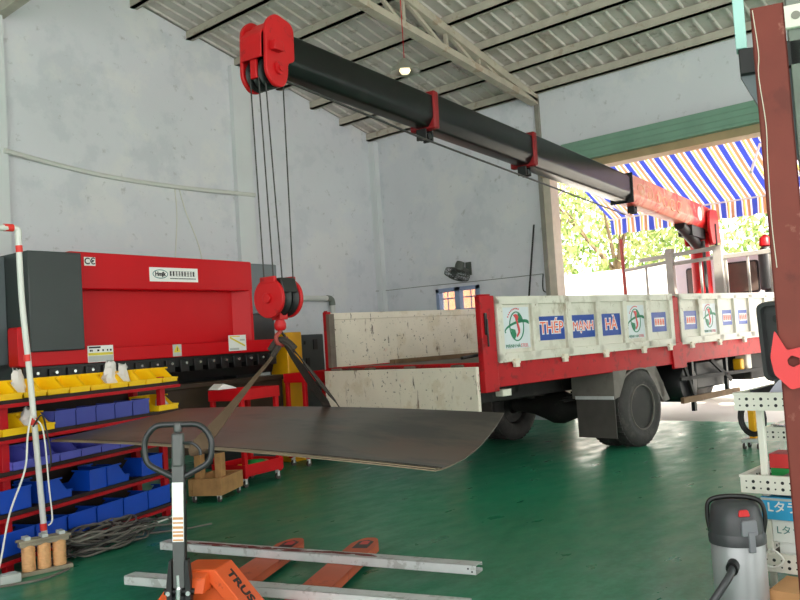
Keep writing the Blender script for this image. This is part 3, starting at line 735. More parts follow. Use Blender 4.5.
# boom head with sheaves
hd = MB()
K = .80
HP = rounded([(K*x, K*z+.05) for x, z in [(-.22, .20), (.02, .25), (.14, .14), (.15, -.32), (.05, -.42), (-.08, -.40), (-.13, -.28), (-.13, -.17), (-.22, -.14)]], .07, 6)
HM = BM @ Matrix.Translation((BL, 0, 0))
for y0, y1 in ((.10, .13), (-.13, -.10)): hd.prism(HP, 'y', y0, y1, HM)
hd.prism(rounded([(.08, .15), (.135, .08), (.14, -.09), (.12, -.09), (.105, .07), (.0, .215), (-.16, .225), (-.16, .2)], .02), 'y', -.10, .10, HM)
hd.box((.095, -.03, -.22), (.12, .03, -.07), HM)
head = hd.build('boom_head', M['crane_red'], boom, bevel=.008)
for y in (-.06, 0, .06): MB().lathe([(.03, -.02), (.112, -.02), (.096, -.006), (.096, .006), (.112, .02), (.03, .02)], 24, HM @ Matrix.Translation((.0, y, -.165)) @ Matrix.Rotation(R(90), 4, 'X')).build('sheave', M['black'], boom)
MB().cyl(HM @ Vector((0, .128, -.15)), HM @ Vector((0, .150, -.15)), .045, 16).cyl(HM @ Vector((0, .148, -.15)), HM @ Vector((0, .162, -.15)), .022, 10).build('sheave_pin', M['crane_red'], boom)
MB().box((-.01, .128, -.04), (.08, .18, .03), HM).build('limit_switch', M['crane_red'], boom, bevel=.006)
rp_ = MB().tube(spline([HM @ Vector((-.08, .09, -.20)), BM @ Vector((BL*.88, .08, -.25)), BM @ Vector((J3, .06, -.27)), BM @ Vector((J2, .04, -.30)), BM @ Vector((J1, .03, -.36))], 4), .010, 6)
rp_.build('boom_rope', M['rope'], boom)
# hoist ropes down to the block
hook_w = Vector((3.78, 4.50, 1.845)); HB = minv @ hook_w
hm_w = lambda x, y, z: HM @ Vector((x, y, z))
for top, off in (((.10, -.05, -.165), (-.055, .115)), ((.10, .03, -.165), (-.045, .0)), ((.06, .06, -.25), (.04, -.015)), ((-.10, .075, -.165), (.075, -.115))):
    MB().cyl(hm_w(*top), minv @ (hook_w+Vector((off[0]*.8, off[1]*.8, .09))), .0055, 6).build('hoist_rope', M['rope'], boom)

# hook block hanging on the ropes
hk = empty('hook_block', (hook_w.x, hook_w.y, hook_w.z), R(-84), 'red round hook block hanging from the boom ropes above the steel sheets', 'hook block')
for y in (-.078, .078):
    sgn = 1 if y > 0 else -1
    MB().cyl((0, y, 0), (0, y+.028*sgn, 0), .138, 36).box((-.07, y-.002, .10), (.07, y+.03*sgn, .148)).build('side_plate', M['crane_red'], hk, bevel=.006)
    MB().cyl((0, y+.026*sgn, 0), (0, y+.05*sgn, 0), .035, 14).build('axle_cap', M['crane_red'], hk, bevel=.004)
for y in (-.038, .038): MB().lathe([(.03, -.03), (.13, -.03), (.11, -.01), (.11, .01), (.13, .03), (.03, .03)], 28, Matrix.Translation((0, y, 0)) @ Matrix.Rotation(R(90), 4, 'X')).build('sheave', M['black'], hk)
MB().prism([(-.125, .03), (.125, .03), (.10, .135), (-.10, .135)], 'y', -.072, .072).build('rope_guard', M['press_black'], hk, bevel=.01)
MB().lathe([(.028, -.225), (.04, -.21), (.042, -.18), (.03, -.15), (.035, -.12)], 16).box((-.04, -.04, -.15), (.04, .04, -.10)).build('swivel', M['crane_red'], hk, bevel=.004)
hp = spline([(0, 0, -.20), (0, -.005, -.23), (0, -.045, -.265), (0, -.042, -.305), (0, 0, -.328), (0, .042, -.305), (0, .05, -.27)], 6)
MB().tube(hp, .015, 10).build('hook', M['old_red'], hk)
MB().bar((0, .046, -.275), (0, .0, -.225), .010, .016, up=(1, 0, 0)).build('safety_latch', M['black'], hk)

# stack of steel sheets hanging in the slings
c00, c10, c01, c11 = Vector((3.17, 2.66, .885)), Vector((3.00, 6.34, .925)), Vector((4.29, 3.06, 1.025)), Vector((4.24, 6.46, 1.03))
def sheet_pt(s, t):                                       # s along the length, t across
    p = (c00*(1-s)+c10*s)*(1-t)+(c01*(1-s)+c11*s)*t
    p = p.copy(); e = abs(s-.52)/.52
    p.z += .03*(1-e*e)-.02
    p.z -= .07*max(0, .25-s)/.25*(4*t*(1-t))*.9
    return p
LAYERS = 3
for j in range(LAYERS):
    n, w = 30, 12; v = []; dz = -.0075*(LAYERS-1-j)
    sh = Vector((.012*j-.01, .02*(j % 2)-.012*j, 0))
    for k2 in (0, 1):
        for i in range(n+1):
            for q in range(w+1):
                p = sheet_pt(i/n, q/w)+sh; v.append((p.x, p.y, p.z+dz+(.005 if k2 else 0)))
    W = w+1; off = (n+1)*W; f = []
    for i in range(n):
        for q in range(w):
            a = i*W+q; f.append((a, a+1, a+W+1, a+W)); f.append((off+a, off+a+W, off+a+W+1, off+a+1))
    for i in range(n):
        for q in (0, w):
            a = i*W+q; f.append((a, a+W, off+a+W, off+a))
    for q in range(w):
        for i in (0, n):
            a = i*W+q; f.append((a, a+1, off+a+1, off+a))
    mb = MB(); mb._add(v, f)
    o = mb.build('steel_sheet', M['sheet'] if j == LAYERS-1 else M['sheet_edge'])
    lab = ['lowest sheet of the hanging steel stack, edge showing underneath', 'middle sheet of the hanging steel stack, just below the top one', 'top brown grey steel sheet hanging level in two webbing slings'][j]
    tag(o, lab, 'steel sheet', 'steel sheets hung from the crane')
# slings
hkz = hook_w.z-.31
def sling(pts, half, name, label, m_, wid=None):
    P = spline(pts, 8); n = len(P); W = []; T = []
    for i, p in enumerate(P):
        t = P[min(i+1, n-1)]-P[max(i-1, 0)]; t.normalize()
        s_ = i/(n-1); a = half(s_); w = Vector((math.sin(a), math.cos(a), 0)); w = (w-t*w.dot(t)).normalized()
        W.append(w*wid(s_)); T.append(t.cross(w).normalized()*.0035)
    mb = MB(); mb.strip(P, W, T)
    return tag(mb.build(name, m_), label, 'sling', 'webbing slings on the hook')
hx, hy = hook_w.x, hook_w.y
SH = []
e1 = sheet_pt(.475, 0); e2 = sheet_pt(.515, 0); f1 = sheet_pt(.47, 1)
def line_pts(a, b, n=5): return [tuple(Vector(a).lerp(Vector(b), i/n)) for i in range(n+1)]
sling([(hx, hy, hkz), (hx-.03, hy+.02, hkz-.03)]+line_pts((hx-.07, hy+.03, hkz-.10), (e2.x-.012, e2.y-.08, e2.z+.02))+[(e2.x-.006, e2.y-.08, e2.z-.04), (e2.x+.2, e2.y-.08, e2.z-.028)],
      lambda s_: .9*(1-min(1, s_*1.5))-.65, 'lifting_sling', 'light brown webbing sling from the hook to the near sheet edge', M['webbing'], lambda s_: .014+.062*min(1, s_*1.15)**2.6)
sling([(hx, hy, hkz), (hx+.03, hy-.02, hkz-.03)]+line_pts((hx+.07, hy-.03, hkz-.09), (f1.x+.02, f1.y-.02, f1.z+.03))+[(f1.x+.025, f1.y-.02, f1.z-.035), (f1.x-.2, f1.y-.02, f1.z-.05)],
      lambda s_: .5*(1-s_)-.1, 'lifting_sling', 'dark webbing sling from the hook to the far sheet edge, nearer the tailgate', M['webbing_dark'], lambda s_: .03+.02*math.sin(s_*3.1))
sling([(hx+.01, hy-.01, hkz+.01), (hx+.05, hy-.04, hkz-.04)]+line_pts((hx+.09, hy-.06, hkz-.09), (f1.x+.025, f1.y-.14, f1.z+.03))+[(f1.x+.03, f1.y-.15, f1.z-.035), (f1.x-.2, f1.y-.15, f1.z-.05)],
      lambda s_: 1.2*math.sin(s_*3.0)-.1, 'lifting_sling', 'dark webbing strap twisted beside the far sling, rightmost of the hook slings', M['webbing_dark'], lambda s_: .026)
kn = MB().tube(spline([(hx-.05, hy+.06, hkz-.05), (hx-.02, hy+.02, hkz+.01), (hx+.02, hy-.02, hkz+.012), (hx+.06, hy-.07, hkz-.05)], 5), .026, 8).tube(spline([(hx-.06, hy+.03, hkz-.09), (hx-.03, hy+.0, hkz-.03), (hx+.0, hy+.03, hkz-.02)], 5), .02, 8)
tag(kn.build('sling_eye', M['webbing_dark']), 'bunched dark sling eyes gathered in the hook', 'sling')
# ------------------------------------------------------------------ press brake
pb = empty('press_brake', (3.55, 8.15, 0), R(5), 'large red and dark grey press brake along the left wall', 'press brake')
body = MB(); body.box((.1, .25, .2), (.5, 1.7, 2.45)); body.box((3.0, .25, .2), (3.4, 1.7, 2.45)); body.box((.5, .5, .5), (3.0, .62, 2.2))
body.build('side_frame', M['press_grey'], pb, bevel=.01)
MB().prism(rounded([(.52, 2.24), (3.12, 2.24), (3.12, 2.61), (.60, 2.63), (.52, 2.60)], .03), 'y', 0, .5).build('upper_cover', M['press_red'], pb, bevel=.012)
MB().box((.5, .17, 1.5), (3.02, .22, 2.25)).prism([(2.9, .18), (3.06, .0), (3.10, .0), (3.10, .22), (2.9, .22)], 'z', 1.5, 2.25).build('recessed_panel', M['press_red'], pb)
rm = MB(); rm.prism(rounded([(-.02, 1.47), (3.44, 1.47), (3.44, 1.62), (.11, 1.62), (.11, 1.86), (-.02, 1.86)], .035), 'y', -.06, .12)
rm.build('ram_beam', M['press_red'], pb, bevel=.008)
def housing(x0, x1, y0, z0, z1, name='cylinder_housing', par=pb):
    o = MB().box((x0, y0, z0), (x1, .9, z1)).build(name, M['press_grey'], par, bevel=.012)
    return o
housing(.08, .66, -.12, 1.61, 2.60)
h2 = MB().box((3.10, .0, 1.95), (3.56, .9, 2.59)).build('cylinder_housing', M['press_grey_lt'], pb, bevel=.012)
MB().box((3.13, .03, 1.56), (3.5, .9, 1.955)).build('lower_cover', M['press_black'], h2, bevel=.01)
MB().box((-.1, .3, 1.5), (.08, 1.3, 2.58)).build('housing_lit_side', M['press_grey_lt'], pb, bevel=.01)  # left face in lighter grey, standing in for the light falling on it
MB().box((-.8, .5, 1.94), (-.1, 1.2, 2.25)).build('oil_tank', M['press_grey_lt'], pb, bevel=.01)
MB().box((-.7, .4, 1.35), (-.1, .8, 1.6)).build('side_tray', M['yellow_paint'], pb, bevel=.01)
tl = MB(); tl.box((.05, -.02, 1.36), (3.4, .1, 1.47))
for i in range(17): tl.box((.1+i*.2, -.05, 1.30), (.22+i*.2, .1, 1.44))
tl.build('punch_holder', M['press_black'], pb, bevel=.004)
for i in range(17):
    MB().cyl((.16+i*.2, -.05, 1.40), (.16+i*.2, -.085, 1.40), .016, 8).build('clamp_bolt', M['chrome'], pb)
MB().prism([(-.01, 1.30), (.05, 1.30), (.025, 1.2)], 'x', .1, 3.4).build('punch', M['press_black'], pb)
lb_ = MB().box((0, -.05, .35), (3.5, .12, 1.10)).box((0, -.1, 1.10), (3.5, .15, 1.16)).build('lower_beam', M['press_brown'], pb, bevel=.006)
for x in (.1, 2.9): MB().box((x, -.05, .0), (x+.5, .9, .35)).build('foot', M['press_grey'], pb, bevel=.01)
MB().box((3.70, .02, .25), (3.98, .35, 1.70)).box((3.66, -.02, .0), (4.02, .4, .25)).build('light_guard_post', M['yellow_paint'], pb, bevel=.015)
ec = MB().box((4.02, .1, .0), (4.50, .7, 1.66)).build('electrical_cabinet', M['press_grey'], pb, bevel=.012)
for x, z, s_ in ((4.28, 1.52, .07), (4.12, 1.28, .06), (4.10, 1.55, .025)): MB().box((x, .085, z-s_), (x+s_*1.1, .102, z+s_)).build('cabinet_switch', M['press_black'], ec)
def sticker(x0, x1, z0, z1, y, m_=M['label'], name='label_plate'): return MB().box((x0, y-.004, z0), (x1, y, z1)).build(name, m_, pb)
ce = sticker(.765, .895, 2.485, 2.575, 0)
MB().mesh(text_me('C€', .095, .0008, .002), at(FACE_MY, .83, -.0048, 2.53)).build('lettering', M['ink'], ce, smooth=False)
npl = sticker(1.57, 2.25, 2.335, 2.495, 0)
g_ = MB()
el1, el2 = circle(1.715, 2.42, .105, .052, 28), circle(1.715, 2.42, .095, .043, 28)
g_._add([(x, -.0052, z) for x, z in el1]+[(x, -.0052, z) for x, z in el2], [(i, (i+1) % 28, 28+(i+1) % 28, 28+i) for i in range(28)])
g_.build('badge_ring', M['ink_teal'], npl, smooth=False)
MB().mesh(text_me('Hmjk', .065, .0008, .003), at(FACE_MY, 1.715, -.0048, 2.42)).build('badge_lettering', M['ink'], npl, smooth=False)
g_ = MB(); rnd = random.Random(3)
for i in range(9):                                        # a row of illegible characters and a fine line below them
    x = 1.845+i*.041
    for k in range(4):
        z = 2.40+k*.017; g_.box((x, -.0055, z), (x+.03, -.004, z+.006))
    g_.box((x+rnd.choice((.004, .012)), -.0055, 2.40), (x+.02, -.004, 2.457)); 
for i in range(22): g_.box((1.85+i*.0168, -.0055, 2.366), (1.85+i*.0168+.012, -.004, 2.378))
g_.build('lettering', M['ink'], npl, smooth=False)
s1 = sticker(.72, 1.02, 1.475, 1.645, -.06)
MB().box((.725, -.0655, 1.545), (1.015, -.063, 1.572)).build('yellow_band', M['label_yellow'], s1)
g_ = MB(); g_.box((.735, -.0655, 1.618), (.87, -.063, 1.636))
for x, s_ in ((.745, .016), (.765, .012), (.83, .024), (.89, .018), (.945, .014), (.98, .02)): g_.box((x, -.0655, 1.585), (x+s_, -.063, 1.605))
g_.build('pictograms', M['ink'], s1, smooth=False)
MB().box((.725, -.0652, 1.48), (1.015, -.063, 1.54)).build('text_field', M['label_grey'], s1)
s2_ = sticker(1.79, 1.91, 1.48, 1.615, -.06, M['label_grey'])
MB().prism([(1.80, 1.525), (1.90, 1.525), (1.85, 1.608)], 'y', -.066, -.063).build('warning_triangle', M['label_yellow'], s2_, smooth=False)
MB().prism([(1.843, 1.54), (1.857, 1.54), (1.854, 1.58), (1.846, 1.58)], 'y', -.0675, -.065).build('exclamation', M['ink'], s2_, smooth=False)
s3_ = sticker(2.62, 2.90, 1.50, 1.69, -.06)
MB().bar((2.64, -.064, 1.665), (2.88, -.064, 1.555), .004, .02).box((2.64, -.066, 1.668), (2.8, -.063, 1.68)).build('yellow_band', M['label_yellow'], s3_)
MB().box((2.63, -.0655, 1.51), (2.78, -.063, 1.535)).box((2.8, -.0655, 1.62), (2.88, -.063, 1.64)).build('text_field', M['label_grey'], s3_)

# ------------------------------------------------------------------ bin rack
RA = R(21.6)
rk = empty('bin_rack', (4.42, 6.96, 0), RA, 'red steel bin rack with five shelves in front of the press brake', 'rack')
RD = .42; XL = -3.3
ZS = [1.245, .985, .725, .43, .125]                        # shelf heights
for x in (-.06, -1.95, XL):
    for y in (.05, RD-.05): MB().box((x-.0, y-.03 if y > .1 else y-.02, 0), (x+.07, y+.03, 1.30 if x > -1 else 1.25)).build('upright', M['rack_red'], rk, bevel=.004)
XE = [.19, .2, .19, .0, .19]
for z, xe in zip(ZS, (.19, .2, .02, .02, .2)):
    sh = MB().box((XL, .0, z-.034), (xe, RD, z)).build('shelf', M['rack_dark'], rk)
    MB().box((XL, -.022, z-.056), (xe, .0, z-.028)).build('shelf_lip', M['rack_red'], sh, bevel=.004)
MB().box((XL, RD-.02, .1), (0, RD-.008, 1.2)).build('back_sheet', M['rack_dark'], rk)
RM = Matrix.Translation((4.42, 6.96, 0)) @ Matrix.Rotation(RA, 4, 'Z')
def bin_mesh(w, d, h, front):
    """open storage bin: high back, sloping side cut, low hopper front; opens towards -y"""
    t = .005; mb = MB()
    side = [(0, 0), (0, front), (d*.2, front+.006), (d*.5, h), (d, h), (d, 0)]
    mb.box((-w/2, 0, 0), (w/2, d, t)); mb.box((-w/2, d-t, 0), (w/2, d, h))
    mb.prism([(-w/2, 0), (w/2, 0), (w/2, front), (-w/2, front)], 'y', 0, t)
    for s_ in (-1, 1): mb.prism(side, 'x', s_*w/2-(t if s_ > 0 else 0), s_*w/2+(t if s_ < 0 else 0))
    for s_ in (-1, 1): mb.box((s_*w/2-.004, d*.36, h-.008), (s_*w/2+.004, d, h+.004))
    mb.box((-w/2, d-.006, h-.010), (w/2, d+.008, h+.003)); mb.box((-w/2-.003, -.006, front-.014), (w/2+.003, .004, front+.002))
    return mb
PROTO = {}
def place_bin(kind, x, y, z, rz, label, group, tiltx=0):
    w, d, h, fr, m_ = kind
    if kind not in PROTO:
        o = bin_mesh(w, d, h, fr).build('parts_bin', M[m_]); PROTO[kind] = o
    else:
        o = PROTO[kind].copy(); col.objects.link(o)
    mw = RM @ Matrix.Translation((x, y, z)) @ Matrix.Rotation(rz, 4, 'Z') @ Matrix.Rotation(tiltx, 4, 'X')
    o.location = mw.to_translation(); o.rotation_euler = mw.to_euler()
    return tag(o, label, 'storage bin', group)
ORD = ['rightmost', 'second from the right', 'third from the right', 'fourth from the right', 'fifth from the right', 'sixth from the right', 'seventh from the right', 'eighth from the right', 'ninth from the right', 'tenth from the right']
YB = (.228, .30, .135, .042, 'yellow'); YB2 = (.30, .32, .14, .05, 'yellow')
NB = (.228, .30, .13, .06, 'bin_navy'); VB = (.23, .30, .15, .06, 'bin_violet'); BB = (.325, .33, .165, .06, 'bin_blue'); B4 = (.30, .28, .165, .06, 'bin_blue')
for i in range(9): place_bin(YB, .06-i*.243, .0, ZS[0]+.001, 0, f'yellow open-front bin on the rack top shelf, {ORD[i]}', 'yellow bins on the top shelf')
place_bin(YB2, .0, -.01, ZS[1]+.001, 0, 'single yellow bin at the right end of the second shelf, beside the navy bins', 'bins on the second shelf')
for i in range(5): place_bin(NB, -.39-i*.2365, .30, ZS[1]+.001, PI, f'navy bin turned back to front on the second shelf, {ORD[i]} navy one', 'bins on the second shelf')
for i, x in enumerate((-1.60, -1.86, -2.12)): place_bin((.25, .30, .14, .05, 'yellow'), x, -.02, ZS[1]+.001, 0, ['yellow bin on the second shelf behind the white conduit pole', 'yellow bin on the second shelf just left of the white pole', 'yellow bin at the far left end of the second shelf'][i], 'bins on the second shelf')
for i in range(8): place_bin(VB, -.10-i*.2385, .0, ZS[2]+.001, 0, f'violet blue open-front bin on the middle shelf, {ORD[i]}', 'violet bins on the middle shelf')
for i, (x, rz) in enumerate(((-.26, PI), (-.60, R(90)), (-.93, PI), (-1.30, R(90)), (-1.86, PI), (-2.2, PI))):
    place_bin(B4, x, .29 if rz == PI else .15, ZS[3]+.001, rz, f'bright blue bin on the fourth shelf down, {ORD[i]}', 'blue bins on the fourth shelf')
for i in range(8): place_bin(BB, -.175-i*.336, .34, ZS[4]+.001, PI, f'bright blue bin on the bottom shelf near the floor, {ORD[i]}', 'blue bins on the bottom shelf')
# bags and papers poking out of the bins
def crumple(name, x, y, z, w, h, label, seed, m_=M['paper'], cat='plastic bag'):
    rnd = random.Random(seed); mb = MB(); n, r = 10, 6; v = []
    for j in range(r+1):
        t = j/r
        for i in range(n):
            a = 2*PI*i/n; q = w*.62*(1-.55*t)*(1+.28*rnd.uniform(-1, 1)); v.append((q*math.cos(a)+.1*w*t, q*.5*math.sin(a), h*t*(1+.12*rnd.uniform(-1, 1))))
    mb._add(v, [(j*n+i, j*n+(i+1) % n, (j+1)*n+(i+1) % n, (j+1)*n+i) for j in range(r) for i in range(n)]+[tuple(range(n-1, -1, -1)), tuple(r*n+i for i in range(n))])
    o = mb.build(name, m_, angle=20); p = RM @ Vector((x, y, z)); o.location = p; o.rotation_euler = (0, 0, RA)
    return tag(o, label, cat, 'bags and wrappings in the rack')
crumple('plastic_bag', -.60, .16, ZS[0]+.008, .17, .23, 'crumpled white bag standing in a top shelf bin, taller of the two near the middle', 1)
crumple('plastic_bag', -.42, .17, ZS[0]+.008, .15, .19, 'small white bag in a top shelf bin, right of the taller one', 2)
crumple('plastic_bag', -1.62, .2, ZS[0]+.008, .14, .21, 'white bag behind the yellow bins near the white pole', 3)
crumple('plastic_bag', -1.64, .1, ZS[1]+.008, .16, .17, 'white wrapping in the yellow bin behind the white pole on the second shelf', 4)
crumple('plastic_bag', .02, .1, ZS[1]+.008, .17, .13, 'grey wrapped part in the single yellow bin at the right end of the second shelf', 5, M['label_grey'])

# ------------------------------------------------------------------ conduit pole and transformer
po = empty('conduit_pole', (2.83, 6.2, .02), 0, 'white plastic conduit pole with red tape bands in front of the bins', 'pole')
pp = [(.03, -.0, .0), (-.035, 0, 1.3), (-.075, 0, 1.95), (-.082, 0, 2.44)]
pm = MB().tube(spline(pp, 5), .022, 12); pm.build('upright_pipe', M['pvc'], po)
MB().tube(spline([(-.082, 0, 2.42), (-.085, 0, 2.475), (-.12, .0, 2.49)], 5), .025, 12).build('elbow', M['pvc'], po)
MB().tube([(-.11, 0, 2.49), (-.9, -.1, 2.45)], .024, 12).build('cross_pipe', M['pvc'], po)
for z, x in ((2.36, -.081), (1.55, -.055), (1.08, -.026), (.30, .012)): MB().cyl((x, 0, z), (x+.002, 0, z-.05), .025, 14).build('tape_band', M['red_tape'], po)
MB().tube([(-.12, 0, 2.49), (-.19, -.005, 2.488)], .028, 12).build('tape_band', M['red_tape'], po)
MB().cyl((.03, 0, -.02), (.03, 0, .02), .07, 16).build('foot', M['core'], po)
tf = empty('transformer', (2.775, 6.06, 0), R(-8), 'three-coil transformer standing on the floor under the white pole', 'transformer')
for i in (-1, 0, 1):
    c = MB().lathe([(.03, .03), (.046, .035), (.046, .205), (.03, .22)], 20, Matrix.Translation((i*.107, 0, 0)))
    for k in range(9): c.lathe([(.0455, .045+k*.018), (.048, .05+k*.018), (.0455, .055+k*.018)], 20, Matrix.Translation((i*.107, 0, 0)))
    c.build('coil', M['copper'], tf)
MB().box((-.19, -.04, .0), (.19, .04, .032)).box((-.17, -.035, .205), (.17, .035, .235)).box((-.18, -.05, .235), (.18, -.03, .255)).box((-.18, .03, .235), (.18, .05, .255)).build('core', M['core'], tf, bevel=.004)
for i in (-1, 0, 1): MB().box((i*.12-.02, -.045, .255), (i*.12+.02, .04, .278)).build('terminal_block', M['label_grey'], tf)

# cables on the floor and up the pole
def cable(name, pts, r, m_, label, n=8, group=None):
    return tag(MB().tube(spline(pts, n), r, 6).build(name, m_), label, 'cable', group)
cable('power_cable', [(2.76, 6.14, 1.12), (2.72, 6.12, .98), (2.68, 6.1, .74), (2.56, 6.1, .45), (2.45, 6.05, .10), (2.35, 6.0, .012), (2.1, 5.9, .012)], .007, M['cable_white'], 'white cable hanging down left of the pole to the floor')
cable('power_cable', [(2.79, 6.165, 1.10), (2.84, 6.13, 1.0), (2.86, 6.12, .6), (2.87, 6.11, .36), (2.83, 6.09, .32)], .006, M['cable_white'], 'thin white cable running down just right of the pole')
cable('power_cable', [(2.78, 6.16, 1.04), (2.82, 6.10, 1.12), (2.86, 6.12, 1.0), (2.88, 6.11, .80), (2.87, 6.13, .70)], .007, M['cable_dark'], 'short black cable looped through the tape on the pole')
rnd = random.Random(11)
tang = MB()
for i in range(15):
    cx, cy = 3.47+rnd.uniform(-.20, .20), 6.31+rnd.uniform(-.05, .05); rx, ry = rnd.uniform(.15, .40), rnd.uniform(.08, .19); a0 = rnd.random()*6; tl_ = R(14)+rnd.uniform(-.3, .3); pts = []
    for j in range(13):
        a = a0+j*.52; x, y = rx*math.cos(a), ry*math.sin(a)
        pts.append((cx+x*math.cos(tl_)-y*math.sin(tl_), cy+x*math.sin(tl_)+y*math.cos(tl_), .014+.011*i+.035*math.sin(a*1.7+i)**2))
    tang.tube(spline(pts, 3), .0085, 6)
stuff(tag(tang.build('cable_tangle', M['cable_grey']), 'tangled heap of grey cables on the floor beside the transformer', 'cables'))
tang = MB()
for i in range(7):
    cx, cy = 3.44+rnd.uniform(-.2, .2), 6.31+rnd.uniform(-.05, .05); rx, ry = rnd.uniform(.2, .4), rnd.uniform(.07, .15); a0 = rnd.random()*6; pts = []
    for j in range(12):
        a = a0+j*.52; x, y = rx*math.cos(a), ry*math.sin(a); pts.append((cx+x*.95-y*.3, cy+x*.3+y*.95, .018+.022*i+.03*math.sin(a*1.3+i)**2))
    tang.tube(spline(pts, 3), .009, 6)
stuff(tag(tang.build('cable_tangle', M['cable_dark']), 'black cables tangled among the grey ones beside the transformer', 'cables'))
cable('power_cable', [(4.6, 7.02, .009), (4.2, 6.8, .009), (3.75, 6.72, .009), (3.3, 6.55, .01), (2.9, 6.32, .009)], .009, M['cable_white'], 'pale cable along the floor in front of the bottom shelf')
cable('power_cable', [(4.35, 6.25, .008), (4.1, 6.3, .008), (3.85, 6.42, .012)], .008, M['cable_grey'], 'end of grey cable trailing right from the tangle')
cable('power_cable', [(2.9, 5.95, .009), (2.65, 5.85, .009), (2.3, 5.95, .009), (1.9, 5.8, .009)], .01, M['cable_grey'], 'grey cable running left along the floor from the transformer')
tag(MB().box((-.07, -.05, 0), (.07, .05, .06)).box((-.05, -.03, .06), (.05, .03, .066)).build('junction_box', M['label_grey'], bevel=.006), 'grey junction box on the floor left of the transformer', 'junction box').location = (2.5, 6.02, .0)

# ------------------------------------------------------------------ pallet truck
pt = empty('pallet_truck', (2.374, 3.629, 0), R(28), 'orange hand pallet truck with a grey handle, two beams laid across its forks', 'pallet truck')
def fork(yc):
    L0, L1, w = .34, 2.11, .10
    P = [(L0, yc-w), (L1-.16, yc-w), (L1-.04, yc-w*.62), (L1, yc-.03), (L1, yc+.03), (L1-.04, yc+w*.62), (L1-.16, yc+w), (L0, yc+w)]
    mb = MB(); mb.prism(P, 'z', .072, .085)
    inner = [(x, y) for x, y in P]
    for (a, b) in zip(P, P[1:]+P[:1]):
        if abs(a[0]-b[0]) < 1e-6 and a[0] < L0+.01: continue
        d = Vector((b[0]-a[0], b[1]-a[1])).normalized(); n_ = Vector((-d.y, d.x))*.006
        mb.prism([a, b, (b[0]+n_.x, b[1]+n_.y), (a[0]+n_.x, a[1]+n_.y)], 'z', .03, .08)
    o = mb.build('fork', M['orange_worn'], pt, smooth=False)
    d = MB().prism([(L1-.30, yc-.055), (L1-.12, yc-.055), (L1-.07, yc), (L1-.12, yc+.055), (L1-.30, yc+.055)], 'z', .0852, .0862).build('tip_recess', M['press_black'], o, smooth=False)
    MB().prism([(L1-.2, yc-.03), (L1-.12, yc-.03), (L1-.10, yc+.0), (L1-.12, yc+.03), (L1-.2, yc+.03)], 'z', .0863, .0872).build('tip_emblem', M['bracket_red'], o, smooth=False)
    MB().cyl((L1-.26, yc-.03, .037), (L1-.26, yc+.03, .037), .036, 16).build('load_roller', M['grey_plastic'], o)
    return o
fork(-.315); fork(.25)
fr_ = MB(); CYF = .03
fp = lambda P: [(y+CYF, z) for y, z in P]
fr_.prism(fp([(-.36, .03), (-.36, .09), (-.10, .40), (.10, .40), (.36, .09), (.36, .03), (.29, .03), (.29, .08), (.07, .33), (-.07, .33), (-.29, .08), (-.29, .03)]), 'x', .14, .34)
fr_.prism(fp([(-.16, .06), (.14, .06), (.14, .27), (.07, .34), (-.09, .34), (-.16, .27)]), 'x', .17, .32)
fr_.prism([(.06, .30), (.16, .30), (.16, .395), (.09, .37)], 'y', -.04, .06)
frm = fr_.build('frame', M['orange'], pt, bevel=.006)
slope_r = Vector((0, -.26, -.31)).normalized(); slope_n = Vector((0, -.31, .26)).normalized(); slope_u = slope_n.cross(slope_r)
Tm = Matrix((slope_r, slope_u, slope_n)).transposed().to_4x4()
Tm.translation = Vector((.24, CYF-.23, .245))+slope_n*.0012+slope_r*.005
MB().mesh(text_me('TRUSCO', .085, .001, .003), Tm).build('lettering', M['ink'], frm, smooth=False)
MB().box((.167, CYF-.11, .15), (.1695, CYF+.05, .21)).build('rating_label', M['label_grey'], frm)
HX, HY = .055, .085
pmp = MB().cyl((HX, HY, .06), (HX, HY, .30), .04, 18).build('pump', M['black'], pt, bevel=.004)
MB().cyl((HX, HY, .30), (HX, HY, .40), .02, 12).build('pump_piston', M['chrome'], pmp)
for s_ in (-1, 1): MB().cyl((HX, HY+s_*.03, .09), (HX, HY+s_*.085, .09), .088, 22).build('steer_wheel', M['press_black'], pt)
# handle, turned towards the camera
Hz = Matrix.Translation((HX, HY, .255)) @ Matrix.Rotation(R(-28-48), 4, 'Z') @ Matrix.Rotation(R(2.2), 4, "Y") @ Matrix.Rotation(R(0.0), 4, 'X')
hdl = MB().box((-.030, -.018, .08), (.030, .018, .70), Hz).build('handle_post', M['handle_grey'], pt, bevel=.004)
MB().box((.0302, -.017, .09), (.034, .022, .69), Hz).build('dark_side', M['press_black'], hdl)
yk_ = MB()
for s_ in (-1, 1): yk_.prism(rounded([(s_*.034, -.06), (s_*.034, .22), (s_*.046, .22), (s_*.060, .10), (s_*.060, -.06)], .01), 'y', -.028, .028, Hz)
yk_.cyl(Hz @ Vector((-.075, 0, .06)), Hz @ Vector((.075, 0, .06)), .016, 10).cyl(Hz @ Vector((-.07, 0, .0)), Hz @ Vector((.07, 0, .0)), .014, 10)
yk_.build('handle_fork', M['black'], hdl)
MB().cyl(Hz @ Vector((0, -.03, .02)), Hz @ Vector((0, -.03, .08)), .014, 10).build('lever_rod', M['chrome'], hdl)
for x in (-.05, .05): MB().cyl(Hz @ Vector((x, -.028, .06)), Hz @ Vector((x, -.040, .06)), .012, 8).build('pivot_bolt', M['chrome'], hdl)
MB().box((-.0285, -.0195, .31), (.0285, -.0182, .605), Hz).build('white_sticker', M['label'], hdl)
g_ = MB()
for i, z in enumerate((.315, .335, .355, .375, .40, .42)): g_.box((-.026, -.0205, z), (.026, -.0192, z+.008+.004*(i % 2)), Hz)
g_.build('sticker_print', M['carton'], hdl, smooth=False)
